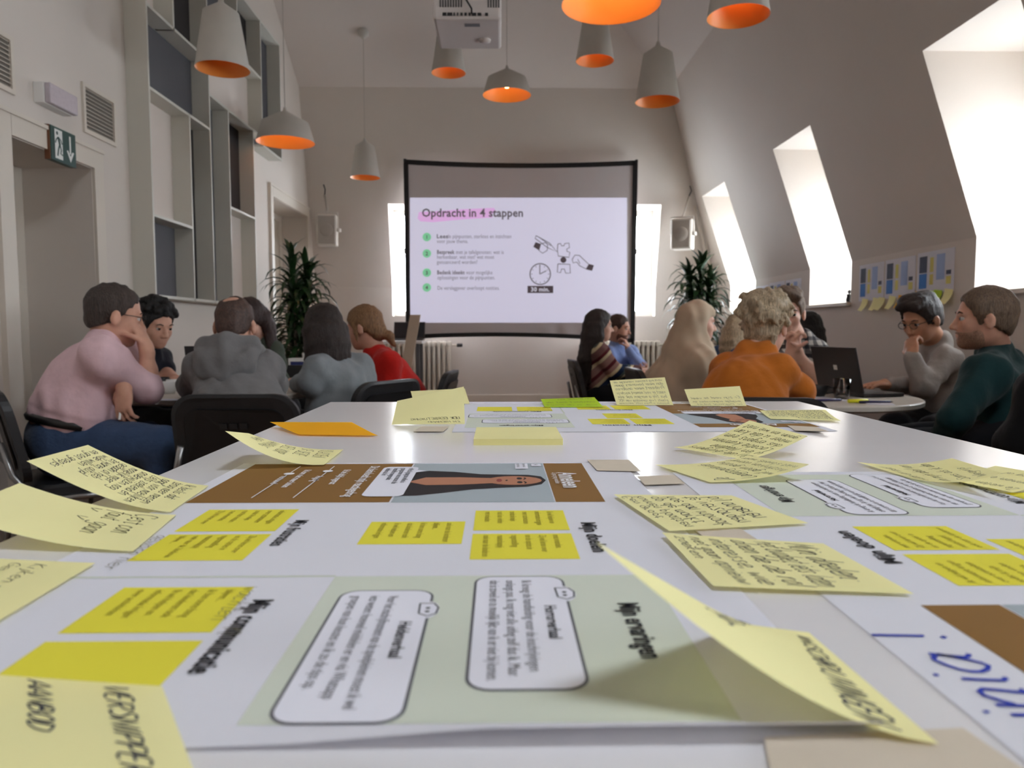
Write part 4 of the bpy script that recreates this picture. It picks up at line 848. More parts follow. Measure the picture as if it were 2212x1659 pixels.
# ================================================================ PEOPLE: smooth-blended bodies grown from limbs and polygonised
def nrm(v): v = np.asarray(v, float); return v/(np.linalg.norm(v)+1e-12)
class Blob:
    def __init__(s, res): s.P = []; s.res = res; s.folds = None
    def cap(s, a, b, ra, rb=None, k=0.02, wide=None, ws=1.0):
        s.P.append(('c', np.array(a, float), np.array(b, float), ra, ra if rb is None else rb, k, wide, ws)); return s
    def ell(s, c, r, R=None, k=0.02):
        s.P.append(('e', np.array(c, float), np.array(r, float), np.eye(3) if R is None else np.array(R), k)); return s
    def chain(s, pts, rs, k=0.02):
        for i in range(len(pts)-1): s.cap(pts[i], pts[i+1], rs[i], rs[i+1], k)
        return s
    def cut(s, c, r, R=None, k=0.01):
        s.P.append(('x', np.array(c, float), np.array(r, float), np.eye(3) if R is None else np.array(R), k)); return s
    def mesh(s):
        h = s.res; lo = np.full(3, 1e9); hi = -lo
        bb = []
        for p in s.P:
            if p[0] == 'c':
                r = max(p[3], p[4])*(max(1, p[7])); l = np.minimum(p[1], p[2])-r; u = np.maximum(p[1], p[2])+r
            else: r = p[2].max(); l = p[1]-r; u = p[1]+r
            bb.append((l, u))
            if p[0] != 'x': lo = np.minimum(lo, l); hi = np.maximum(hi, u)
        lo = lo-4*h; n = np.ceil((hi+4*h-lo)/h).astype(int)+1
        D = np.full(n, 0.5, np.float32)
        ax = [lo[i]+h*np.arange(n[i]) for i in range(3)]
        for p, (l, u) in zip(s.P, bb):
            k = p[5] if p[0] == 'c' else p[4]
            mg = k+3*h
            i0 = np.minimum(np.maximum(((l-mg-lo)/h).astype(int), 0), n); i1 = np.maximum(np.minimum(((u+mg-lo)/h).astype(int)+2, n), i0)
            if (i1-i0).min() <= 0: continue
            X = ax[0][i0[0]:i1[0]][:, None, None].astype(np.float32); Y = ax[1][i0[1]:i1[1]][None, :, None].astype(np.float32); Z = ax[2][i0[2]:i1[2]][None, None, :].astype(np.float32)
            if p[0] == 'c':
                a, b = p[1], p[2]; d = b-a; L = float(d@d)+1e-12
                qx, qy, qz = X-a[0], Y-a[1], Z-a[2]
                if p[6] is not None:        # flattened limb: squeeze space along the wide direction
                    w = p[6]; m = (qx*w[0]+qy*w[1]+qz*w[2])*(1-1/p[7])
                    dw = float(d@w)*(1-1/p[7]); d = d-np.array(w)*dw; L = float(d@d)+1e-12
                    qx, qy, qz = qx-w[0]*m, qy-w[1]*m, qz-w[2]*m
                t = np.clip((qx*d[0]+qy*d[1]+qz*d[2])/L, 0, 1)
                v = np.sqrt((qx-t*d[0])**2+(qy-t*d[1])**2+(qz-t*d[2])**2)-(p[3]+(p[4]-p[3])*t)
            else: v = s._ell(X, Y, Z, p[1], p[2], p[3])
            S = D[i0[0]:i1[0], i0[1]:i1[1], i0[2]:i1[2]]
            if p[0] == 'x':
                v = -v; q = np.clip(0.5-0.5*(v-S)/k, 0, 1)
                D[i0[0]:i1[0], i0[1]:i1[1], i0[2]:i1[2]] = v*(1-q)+S*q+k*q*(1-q); continue
            q = np.clip(0.5+0.5*(S-v)/k, 0, 1)
            D[i0[0]:i1[0], i0[1]:i1[1], i0[2]:i1[2]] = S*(1-q)+v*q-k*q*(1-q)
        if s.folds:
            amp, sc_, seed = s.folds[:3]; vz = s.folds[3] if len(s.folds) > 3 else 0.5; r = np.random.RandomState(seed); acc = 0
            for i in range(5):
                w = nrm(r.randn(3)*[1, 1, vz])*sc_*(0.7+0.8*r.rand()); ph = r.rand()*6.28
                w2 = nrm(r.randn(3))*sc_*0.45; ph2 = r.rand()*6.28
                acc = acc+np.sin(ax[0][:, None, None]*w[0]+ax[1][None, :, None]*w[1]+ax[2][None, None, :]*w[2]+ph+1.6*np.sin(ax[0][:, None, None]*w2[0]+ax[1][None, :, None]*w2[1]+ax[2][None, None, :]*w2[2]+ph2))
            D = D+(amp*0.45*acc).astype(np.float32)
        return s._nets(D, lo, h)
    @staticmethod
    def _ell(X, Y, Z, c, r, R):
        x, y, z = X-c[0], Y-c[1], Z-c[2]
        a = (x*R[0, 0]+y*R[1, 0]+z*R[2, 0]); b = (x*R[0, 1]+y*R[1, 1]+z*R[2, 1]); e = (x*R[0, 2]+y*R[1, 2]+z*R[2, 2])
        k0 = np.sqrt((a/r[0])**2+(b/r[1])**2+(e/r[2])**2); k1 = np.sqrt((a/r[0]**2)**2+(b/r[1]**2)**2+(e/r[2]**2)**2)
        return k0*(k0-1)/(k1+1e-9)
    @staticmethod
    def _nets(D, lo, h):
        I = D < 0
        c = [I[a:a-1 or None, b:b-1 or None, e:e-1 or None] for a in (0, 1) for b in (0, 1) for e in (0, 1)]
        anyc = c[0].copy(); allc = c[0].copy()
        for x in c[1:]: anyc |= x; allc &= x
        act = anyc & ~allc
        idx = np.argwhere(act); vid = np.full(act.shape, -1, np.int64); vid[act] = np.arange(len(idx))
        cor = np.array([(a, b, e) for a in (0, 1) for b in (0, 1) for e in (0, 1)])
        val = np.stack([D[idx[:, 0]+a, idx[:, 1]+b, idx[:, 2]+e] for a, b, e in cor], 1)
        acc = np.zeros((len(idx), 3)); cnt = np.zeros(len(idx))
        for i in range(8):
            for j in range(i+1, 8):
                if np.abs(cor[i]-cor[j]).sum() != 1: continue
                m = (val[:, i] < 0) != (val[:, j] < 0)
                t = val[m, i]/(val[m, i]-val[m, j])
                acc[m] += cor[i]+(cor[j]-cor[i])*t[:, None]; cnt[m] += 1
        V = lo+h*(idx+acc/cnt[:, None])
        F = []
        for axn in range(3):
            A = [slice(None)]*3; B = [slice(None)]*3; A[axn] = slice(None, -1); B[axn] = slice(1, None)
            ch = I[tuple(A)] != I[tuple(B)]
            e = np.argwhere(ch); o1, o2 = [(1, 2), (2, 0), (0, 1)][axn]
            ok = (e[:, o1] > 0) & (e[:, o2] > 0) & (e[:, o1] < D.shape[o1]-1) & (e[:, o2] < D.shape[o2]-1); e = e[ok]
            if not len(e): continue
            def g(a, b): q = e.copy(); q[:, o1] -= a; q[:, o2] -= b; return vid[q[:, 0], q[:, 1], q[:, 2]]
            f = np.stack([g(1, 1), g(0, 1), g(0, 0), g(1, 0)], 1)
            flip = ~I[e[:, 0], e[:, 1], e[:, 2]]
            f[flip] = f[flip][:, ::-1]; F.append(f)
        return V, np.concatenate(F)
    def build(s, name, m, parent, **k):
        V, F = s.mesh(); return mk_fast(name, V, F, m, parent, **k)
def mk_fast(name, V, F, m, parent, label=None):
    off = OFF[parent]; me = bpy.data.meshes.new(name); nf = len(F)
    me.vertices.add(len(V)); me.vertices.foreach_set('co', (V-off).astype(np.float32).ravel())
    me.loops.add(nf*4); me.loops.foreach_set('vertex_index', F.astype(np.int32).ravel())
    me.polygons.add(nf); me.polygons.foreach_set('loop_start', np.arange(0, nf*4, 4, dtype=np.int32)); me.polygons.foreach_set('use_smooth', np.ones(nf, bool))
    me.update(calc_edges=True); me.validate()
    me.materials.append(m)
    o = bpy.data.objects.new(name, me); col.objects.link(o); o.parent = parent; OFF[o] = off
    return setp(o, label)

def skin_mat(name, rgb):
    m = mat(name, rgb, 0.55, 0.06, 40, 0.05, 300, spec=0.35)
    b = m.node_tree.nodes['Principled BSDF']; b.inputs['Subsurface Weight'].default_value = 0.12; b.inputs['Subsurface Radius'].default_value = (0.01, 0.004, 0.002); b.inputs['Subsurface Scale'].default_value = 0.3
    return m
SK = dict(fair=skin_mat('skin_fair', (206, 158, 136)), light=skin_mat('skin_light', (214, 170, 150)), tan=skin_mat('skin_tan', (190, 140, 112)), olive=skin_mat('skin_olive', (186, 138, 112)))
def hair_mat(name, rgb, st=(70, 70, 9), b=0.9): return mat(name, rgb, 0.6, 0.45, 3, b, 4, stretch=st)
HM = dict(brown=hair_mat('hair_dark_brown', (44, 32, 28)), black=hair_mat('hair_black', (20, 17, 17)), grey=hair_mat('hair_brown_greying', (64, 52, 46)), blond=hair_mat('hair_ash_blond', (186, 168, 140)), dkblond=hair_mat('hair_dark_blond', (136, 100, 66)), buzz=hair_mat('hair_buzzed_brown', (70, 50, 42), (40, 40, 40), 0.2), fair=hair_mat('hair_fair_brown', (112, 92, 74)), stub=hair_mat('beard_light_brown', (150, 112, 90), (90, 90, 90), 0.3), stubr=hair_mat('beard_reddish', (100, 62, 46), (90, 90, 90), 0.3), auburn=hair_mat('hair_auburn_brown', (52, 34, 30)))
M['eyew'] = mat('eye_white', (206, 200, 196), 0.2); M['iris'] = mat('iris_dark', (40, 30, 26), 0.15); M['brow'] = mat('eyebrow_hair', (60, 44, 36), 0.8)
M['lens'] = mat('spectacle_lens', (255, 255, 255), 0.0, trans=1.0); M['metalf'] = mat('spectacle_frame', (50, 46, 44), 0.35, metal=0.6)
_ln = M['lens'].node_tree; _t = _ln.nodes.new('ShaderNodeBsdfTransparent'); _g = _ln.nodes.new('ShaderNodeBsdfGlossy'); _g.inputs['Roughness'].default_value = 0.03; _m = _ln.nodes.new('ShaderNodeMixShader'); _m.inputs['Fac'].default_value = 0.08
_ln.links.new(_t.outputs[0], _m.inputs[1]); _ln.links.new(_g.outputs[0], _m.inputs[2]); _ln.links.new(_m.outputs[0], _ln.nodes['Material Output'].inputs['Surface'])
def cloth(name, rgb, var=0.05, b=0.7, bs=14): return mat(name, rgb, 0.9, var, 20, b, bs, spec=0.15, sheen=0.1)
def headframe(yaw, pitch=0.0, roll=0.0):
    """yaw: facing direction in plan (0 = +X, 90 = +Y); pitch > 0 looks up; returns columns right, forward, up"""
    y, p, q = math.radians(yaw), math.radians(pitch), math.radians(roll)
    f = V3(math.cos(y)*math.cos(p), math.sin(y)*math.cos(p), math.sin(p)); r = nrm(np.cross(f, V3(0, 0, 1))); u = np.cross(r, f)
    r2 = r*math.cos(q)+u*math.sin(q); u2 = np.cross(r2, f)
    return np.column_stack([r2, f, u2])
def finger(B, base, d, n, L, r, curl, k=0.004):
    """three bending bones; d = direction, n = direction the finger curls towards"""
    p = np.array(base, float); d = nrm(d); n = nrm(n-d*(n@d)); a = 0
    for i, (fr, rr) in enumerate(((0.45, 1.0), (0.31, 0.92), (0.24, 0.84))):
        a += curl*(0.8, 1.1, 0.9)[i]
        q = p+(d*math.cos(a)+n*math.sin(a))*L*fr
        B.cap(p, q, r*rr, r*rr*0.95, k); p = q
    return p
def hand(B, wrist, d, n, side=1, curl=0.5, spread=0.10, s=1.0, thumb=0.5):
    """wrist -> fingers along d, palm faces n, thumb on +side of cross(d, n)"""
    d = nrm(d); n = nrm(n-d*(n@d)); t = np.cross(d, n)*side; w = np.array(wrist, float)
    R = np.column_stack([t, d, n])
    B.ell(w+d*0.05*s, (0.042*s, 0.055*s, 0.017*s), R, 0.012)
    B.cap(w-d*0.02*s, w+d*0.02*s, 0.024*s, 0.026*s, 0.015)
    tips = []
    for i, (o, L) in enumerate(((0.030, 0.072), (0.010, 0.082), (-0.010, 0.076), (-0.029, 0.060))):
        b = w+d*(0.092-0.004*abs(i-1))*s+t*o*s
        tips.append(finger(B, b, d+t*spread*(1.5-i)*0.5, n, L*s, 0.0086*s, curl*(1+0.06*i)))
    tb = w+d*0.03*s+t*0.035*s
    finger(B, tb, nrm(d*0.75+t*0.75+n*0.25), nrm(n-t*0.6), 0.066*s, 0.0105*s, thumb*0.6)
    return tips
TABLES = [(-1.4, 3.62, 0.5), (1.365, 3.25, 0.46)]; RT = 0.69; SEAT_Z = 0.402     # round table tops, seat height
def rest_on_table(A):
    # forearms that lie on a round table keep their underside on its top
    A = dict(A)
    if A.get('w') is None or A.get('hn') is None or A['hn'][2] > -0.9: return A
    for cx, cy, r in TABLES:
        de = math.hypot(A['e'][0]-cx, A['e'][1]-cy); dw = math.hypot(A['w'][0]-cx, A['w'][1]-cy)
        if dw < r+0.06 and A['w'][2] > 0.62:
            A['w'] = V3(A['w'][0], A['w'][1], max(A['w'][2], RT+0.040)); A['hd'] = nrm(np.array(A['hd'])*[1, 1, 0]); A['curl'] = min(A.get('curl', 0.5), 0.12)
            if de < r+0.14: A['e'] = V3(A['e'][0], A['e'][1], max(A['e'][2], RT+0.056))
    return A
def person(label, res, head, neck, chest, pelvis, face, arms, legs=None, skin='fair', shirt=None, shirtmat=None, trousers=None, sleeves='long', hair=None, hairmat=None, sh=0.185, girth=1.0, hs=1.0, loc=None, collar=None, beard=None, glasses=None, folds=(0.0035, 55), brows='brow', eyes=True, shoes=True, shdir=None, hood=False, shirtname='shirt', ears=True, hips=0.0, hemf=0.16):
    """head: (centre, yaw, pitch, roll); neck = base of neck; face = facing of the torso (plan unit vector); arms: two dicts s, e, w, hd, hn, curl (right arm first)"""
    arms = [rest_on_table(A) for A in arms]
    hc = np.array(head[0], float); H = headframe(*head[1:]); neck = np.array(neck, float); chest = np.array(chest, float); pelvis = np.array(pelvis, float)
    fx = nrm(V3(face[0], face[1], 0)); lat = V3(fx[1], -fx[0], 0) if shdir is None else nrm(shdir)     # lat = the person's right
    T = thing('person', label, 'person', (pelvis[0], pelvis[1], FL), 'people in the meeting')
    hp = lambda r, f, u: hc+H@V3(r, f, u)*hs
    B = Blob(res)
    # skull and face
    B.ell(hp(0, -0.012, 0.032), np.array((0.074, 0.094, 0.084))*hs, H, 0.02)
    B.ell(hp(0, 0.026, -0.045), np.array((0.057, 0.062, 0.068))*hs, H, 0.03)
    B.ell(hp(0, 0.058, -0.093), np.array((0.026, 0.022, 0.020))*hs, H, 0.025)
    for r in (-1, 1):
        B.ell(hp(r*0.036, 0.056, -0.028), np.array((0.022, 0.02, 0.022))*hs, H, 0.02)
        if ears:
            B.ell(hp(r*0.079, -0.008, -0.012), np.array((0.0095, 0.019, 0.031))*hs, H, 0.008); B.cut(hp(r*0.090, 0.002, -0.008), np.array((0.008, 0.010, 0.016))*hs, H, 0.006)
    B.ell(hp(0, 0.079, 0.020), np.array((0.048, 0.012, 0.010))*hs, H, 0.015)
    B.cap(hp(0, 0.083, 0.006), hp(0, 0.104, -0.034), 0.0075*hs, 0.0115*hs, 0.010)
    for r in (-1, 1): B.ell(hp(r*0.010, 0.095, -0.038), np.array((0.0085, 0.010, 0.007))*hs, H, 0.006)
    B.ell(hp(0, 0.084, -0.062), np.array((0.022, 0.008, 0.0055))*hs, H, 0.006); B.ell(hp(0, 0.082, -0.073), np.array((0.019, 0.008, 0.006))*hs, H, 0.006)
    for r in (-1, 1): B.cut(hp(r*0.031, 0.094, 0.000), np.array((0.015, 0.012, 0.010))*hs, H, 0.010)
    for r in (-1, 1): B.ell(hp(r*0.031, 0.0745, 0.0085), np.array((0.0145, 0.0125, 0.0075))*hs, H, 0.004); B.ell(hp(r*0.031, 0.0745, -0.0095), np.array((0.013, 0.0115, 0.005))*hs, H, 0.005)
    B.cap(hp(0, -0.025, -0.05), neck, 0.052*hs, 0.056, 0.03)
    shR = arms[0]['s']; shL = arms[1]['s']
    B.cap(neck-V3(0, 0, 0.03), chest, 0.045, 0.07, 0.04); B.cap(shR, shL, 0.032, 0.032, 0.03); B.cap(chest, pelvis+(chest-pelvis)*0.2, 0.07, 0.08, 0.05)
    for i, A in enumerate(arms):
        if A.get('w') is None: continue
        B.chain([A['s'], A['e'], A['w']], [0.038, 0.036, 0.026], 0.02)
        B.cap(A['e']+(A['w']-A['e'])*0.08, A['e']+(A['w']-A['e'])*0.45, 0.038, 0.036, 0.02)
        if A.get('hd') is not None: hand(B, A['w'], A['hd'], A['hn'], A.get('side', 1 if i else -1), A.get('curl', 0.5), s=A.get('hsz', 1.0), thumb=A.get('thumb', 0.5))
    B.build('body', SK[skin], T)
    # eyes and brows
    if eyes:
        for r in (-1, 1):
            c = hp(r*0.031, 0.0742, 0.000); V = []; n, m_ = 10, 9
            for j in range(m_):
                a = PI*j/(m_-1)
                for i in range(n): V.append(c+H@V3(math.sin(a)*math.cos(2*PI*i/n), math.cos(a), math.sin(a)*math.sin(2*PI*i/n))*0.0118*hs)
            F = [[j*n+i, j*n+(i+1) % n, (j+1)*n+(i+1) % n, (j+1)*n+i] for j in range(m_-1) for i in range(n)]
            mk('eye', V, F, [M['eyew'], M['iris']], T, smooth=True, mi=[1 if j < 2 else 0 for j in range(m_-1) for i in range(n)])
            MB().tube([hp(r*0.016, 0.088, 0.019), hp(r*0.032, 0.087, 0.025), hp(r*0.047, 0.078, 0.02)], [0.003, 0.0038, 0.002], 6).build('eyebrow', M[brows] if brows in M else brows, T, smooth=True)
    # upper garment
    g = girth; S = Blob(res)
    mid = chest*0.45+pelvis*0.55
    top = chest*0.72+mid*0.28; hem = pelvis+(chest-pelvis)*hemf
    S.cap(top, mid, 0.100*g, 0.112*g, 0.04, lat, 1.45); S.cap(mid, hem, 0.115*g, 0.120*g+hips, 0.05, lat, 1.38)
    for q in (shR, shL):
        S.cap(neck-V3(0, 0, 0.02), q, 0.050, 0.054*g, 0.035); S.cap(q, top, 0.055*g, 0.085*g, 0.05)
    S.cap(neck-V3(0, 0, 0.02), chest, 0.060, 0.090*g, 0.05)
    for A in arms:
        if sleeves == 'short':
            m_ = A['s']+(A['e']-A['s'])*0.72; S.cap(A['s'], m_, 0.058*g, 0.060, 0.03)
        elif sleeves == 'rolled':
            S.cap(A['s'], A['e'], 0.060*g, 0.054, 0.03)
            if A.get('w') is not None: S.cap(A['e'], A['e']+(A['w']-A['e'])*0.12, 0.055, 0.05, 0.02)
        else:
            S.cap(A['s'], A['e'], 0.060*g, 0.055, 0.03)
            if A.get('w') is not None: S.cap(A['e'], A['w']-nrm(A['w']-A['e'])*0.005, 0.054, 0.038, 0.03)
    if collar: S.cap(neck+lat*0.03+V3(0, 0, 0.01), neck-lat*0.03+V3(0, 0, 0.01), 0.058, 0.058, 0.02)
    if hood:
        bkd = -fx; c0 = neck+bkd*0.055+V3(0, 0, 0.035); HB = Blob(res)
        HB.chain([c0+lat*0.105+fx*0.03+V3(0, 0, -0.03), c0+bkd*0.05+lat*0.085+V3(0, 0, 0.0), c0+bkd*0.085+V3(0, 0, 0.012), c0+bkd*0.05-lat*0.085+V3(0, 0, 0.0), c0-lat*0.105+fx*0.03+V3(0, 0, -0.03)], [0.03, 0.042, 0.046, 0.042, 0.03], 0.02)
        HB.ell(c0+bkd*0.105+V3(0, 0, -0.075), (0.125, 0.05, 0.08), np.column_stack([lat, fx, V3(0, 0, 1)]), 0.03); HB.cap(c0+bkd*0.10+lat*0.09-V3(0, 0, 0.03), c0+bkd*0.13-V3(0, 0, 0.125), 0.03, 0.03, 0.02); HB.cap(c0+bkd*0.10-lat*0.09-V3(0, 0, 0.03), c0+bkd*0.13-V3(0, 0, 0.125), 0.03, 0.03, 0.02)
        HB.folds = (0.004, 60, 4); HB.build('hood', shirtmat, T)
    S.folds = (folds[0], folds[1], int(abs(hc[0])*1000) % 997)
    sh_ob = S.build(shirtname, shirtmat, T)
    # trousers
    if legs is not None:
        L = Blob(max(res, 0.009)); hip_c = V3(pelvis[0], pelvis[1], SEAT_Z+0.115*g-0.012)      # weight on the seat
        L.cap(hip_c+lat*0.07, hip_c-lat*0.07, 0.115*g, 0.115*g, 0.04)
        for sd, (kn, an) in zip((1, -1), legs):
            L.cap(hip_c+lat*0.085*sd-V3(0, 0, 0.01), kn, 0.095*g, 0.07, 0.04); L.cap(kn, an, 0.068, 0.05, 0.03)
        L.folds = (0.003, 30, 5); L.build('trousers', trousers, T)
        if shoes:
            for sd, (kn, an) in zip((1, -1), legs):
                q = Blob(0.012); fd = nrm((kn-hip_c)*[1, 1, 0]); q.ell(V3(an[0], an[1], FL+0.045)+fd*0.06, (0.05, 0.13, 0.045), np.column_stack([np.cross(fd, V3(0, 0, 1)), fd, V3(0, 0, 1)]), 0.02); q.cap(V3(an[0], an[1], FL+0.06), an, 0.05, 0.05, 0.03); q.build('shoe', M['black'], T)
    if hair:
        hb = Blob(min(res, 0.007)); hair(hb, hp, H, hs, hc); hb.folds = (0.0018, 170, 3); hb.build('hair', HM[hairmat], T)
    if beard:
        bb = Blob(min(res, 0.006)); bb.ell(hp(0, 0.026, -0.050), np.array((0.0592, 0.0645, 0.0700))*hs, H, 0.01); bb.ell(hp(0, 0.060, -0.095), np.array((0.0285, 0.0245, 0.0225))*hs, H, 0.02); bb.ell(hp(0, 0.086, -0.052), np.array((0.027, 0.009, 0.006))*hs, H, 0.008)
        bb.cut(hp(0, 0.055, 0.000), np.array((0.09, 0.11, 0.053))*hs, H, 0.01); bb.cut(hp(0, 0.10, -0.068), np.array((0.018, 0.02, 0.007))*hs, H, 0.006); bb.cut(hp(0, -0.075, -0.05), np.array((0.1, 0.07, 0.1))*hs, H, 0.01)
        bb.build('beard', HM[beard], T)
    if glasses:
        gl = MB()
        for r in (-1, 1):
            gl.tube([hp(r*0.032+0.021*math.cos(a), 0.100, 0.0+0.016*math.sin(a)) for a in np.linspace(0, 2*PI, 17)], 0.0016, 6, caps=False)
            gl.tube([hp(r*0.054, 0.098, 0.006), hp(r*0.072, 0.06, 0.007), hp(r*0.081, 0.0, 0.006), hp(r*0.082, -0.02, -0.006)], 0.0017, 6)
        gl.tube([hp(-0.011, 0.101, 0.004), hp(0, 0.104, 0.007), hp(0.011, 0.101, 0.004)], 0.0015, 6)
        go = gl.build('glasses', M['metalf'], T, smooth=True)
        for r in (-1, 1): MB().poly([hp(r*0.032+0.021*math.cos(a), 0.100, 0.016*math.sin(a)) for a in np.linspace(0, 2*PI, 16, endpoint=False)]).build('lens', M['lens'], go)
    return T
# ---- hair styles
def h_cap(front=0.055, vol=0.012, low=-0.045, side=0.0, recede=0.0, crown=False, nape=1.0):
    def fn(B, hp, H, hs, hc):
        B.ell(hp(0, -0.014, 0.034), np.array((0.074+vol*0.8+side, 0.094+vol, 0.084+vol))*hs, H, 0.015)
        B.ell(hp(0, -0.047, -0.02), np.array((0.060+vol*0.6*nape, 0.056+vol*0.7*nape, 0.066))*hs, H, 0.02)
        B.cut(hp(0, 0.105-recede, -0.045), np.array((0.10, 0.095, 0.108+front*0.2))*hs, H, 0.01)
        B.cut(hp(0, 0.065, -0.10), np.array((0.2, 0.165, 0.05-low*0.6))*hs, H, 0.012)
        for r in (-1, 1): B.cut(hp(r*0.095, 0.005, -0.035), np.array((0.034, 0.034, 0.052))*hs, H, 0.008)
        if crown: B.cut(hp(-0.01, -0.075, 0.115), np.array((0.042, 0.045, 0.035))*hs, H, 0.012)
    return fn
def h_quiff(vol=0.014, up=0.03):
    base = h_cap(0.05, vol)
    def fn(B, hp, H, hs, hc):
        base(B, hp, H, hs, hc)
        for i in range(9):
            r = -0.05+0.1*i/8; B.cap(hp(r*0.9, 0.02, 0.10), hp(r, 0.075, 0.085+up*0.6-abs(r)*0.3), 0.026*hs, 0.016*hs, 0.02)
        B.cap(hp(-0.03, -0.04, 0.105), hp(0.03, 0.04, 0.11), 0.03, 0.03, 0.03)
    return fn
def h_curly(seed=1, n=90, vol=0.018, size=0.017, updo=False):
    base = h_cap(0.03, vol*0.6)
    def fn(B, hp, H, hs, hc):
        r = random.Random(seed)
        base(B, hp, H, hs, hc)
        for i in range(n):
            a = r.uniform(0, 2*PI); e = r.uniform(-0.25, 1.0); x = math.cos(a)*math.sqrt(max(0, 1-e*e)); y = math.sin(a)*math.sqrt(max(0, 1-e*e))
            if y > 0.45 and e < 0.42: continue
            if abs(x) > 0.8 and e < 0.1 and y > -0.2: continue
            B.ell(hp(x*(0.078+vol*0.6), -0.012+y*(0.096+vol*0.6), 0.036+e*(0.086+vol*0.7)), np.full(3, size*r.uniform(0.7, 1.2))*hs, None, 0.006)
    return fn
def h_long(length=0.34, vol=0.016, back=-0.06, wide=0.085, fall=None, seed=1, frontlocks=True, part=True):
    base = h_cap(0.04, vol)
    def fn(B, hp, H, hs, hc):
        base(B, hp, H, hs, hc); r = random.Random(seed)
        dn = V3(0, 0, -1) if fall is None else nrm(fall)
        for i in range(13):
            q = -1+2*i/12; a = q*1.75
            top = hp(math.sin(a)*0.082, -0.02-math.cos(a)*0.085, 0.0)
            m_ = hp(math.sin(a)*wide, -0.02-math.cos(a)*0.092, -0.08)
            L = length*(1-0.12*r.random())-0.08
            B.chain([top, m_, m_+dn*L*0.5*hs, m_+dn*L*hs], [0.026*hs, 0.025*hs, 0.024*hs, 0.012*hs], 0.02)
    return fn
def h_pony(vol=0.012):
    base = h_cap(0.04, vol, low=-0.06)
    def fn(B, hp, H, hs, hc):
        base(B, hp, H, hs, hc)
        B.ell(hp(0, -0.075, -0.035), np.array((0.06, 0.05, 0.06))*hs, H, 0.02)
        B.chain([hp(0, -0.10, -0.05), hp(0.0, -0.135, -0.075), hp(0.01, -0.15, -0.13)], [0.03, 0.026, 0.014], 0.015)
        for r in (-1, 1): B.chain([hp(r*0.07, 0.03, 0.04), hp(r*0.08, 0.02, -0.03), hp(r*0.078, 0.02, -0.085)], [0.013, 0.010, 0.005], 0.01)
    return fn
# ---------------------------------------------------------------- clothes
CL = dict(pink=cloth('pink_cotton_shirt', (216, 184, 190)), navy=cloth('navy_tee', (26, 28, 38)), hoodie=cloth('grey_marl_hoodie', (114, 113, 113), 0.06, 0.4, 30), olive=cloth('olive_tee', (74, 82, 72)), grey=cloth('soft_grey_sweater', (134, 140, 144), 0.05, 0.4, 30), red=cloth('red_knit', (186, 32, 26)), blue=cloth('light_blue_shirt', (140, 160, 208)), beige=cloth('beige_crepe', (184, 166, 144), 0.03, 0.2, 8), rust=cloth('rust_orange_jacket', (188, 108, 38), 0.06, 0.4, 24), light=cloth('pale_grey_fleece', (160, 152, 146), 0.05, 0.35, 40), teal=cloth('dark_teal_sweater', (22, 52, 54), 0.06, 0.35, 24), blackc=cloth('black_jumper', (18, 18, 20)), denim=cloth('blue_denim', (56, 74, 104), 0.12, 0.3, 60), denim2=cloth('blue_denim_shirt', (70, 92, 128), 0.08), dark=cloth('dark_trousers', (30, 31, 36)), green=cloth('dark_green_trousers', (26, 44, 40)))
def striped(name, axis, freq, cols):
    m = mat(name, (128, 100, 96), 0.9, spec=0.1); nt = m.node_tree; b = nt.nodes['Principled BSDF']
    tc = nt.nodes.new('ShaderNodeTexCoord'); dp = nt.nodes.new('ShaderNodeVectorMath'); dp.operation = 'DOT_PRODUCT'; dp.inputs[1].default_value = tuple(nrm(axis)*freq)
    nt.links.new(tc.outputs['Object'], dp.inputs[0])
    fr = nt.nodes.new('ShaderNodeMath'); fr.operation = 'FRACT'; nt.links.new(dp.outputs['Value'], fr.inputs[0])
    cr = nt.nodes.new('ShaderNodeValToRGB'); cr.color_ramp.interpolation = 'CONSTANT'; e = cr.color_ramp.elements
    for i, (p, c) in enumerate(cols):
        q = e[i] if i < 2 else e.new(p); q.position = p; q.color = (*lin(c), 1)
    nt.links.new(fr.outputs[0], cr.inputs[0]); nt.links.new(cr.outputs[0], b.inputs['Base Color']); return m
CL['stripe'] = striped('striped_knit', (0.75, 0.0, -0.75), 3.4, [(0, (150, 118, 112)), (0.16, (92, 44, 50)), (0.24, (150, 118, 112)), (0.34, (206, 194, 160)), (0.42, (38, 52, 78)), (0.54, (84, 90, 84)), (0.62, (206, 194, 160)), (0.68, (120, 90, 88)), (0.84, (92, 44, 50)), (0.92, (206, 194, 160))])
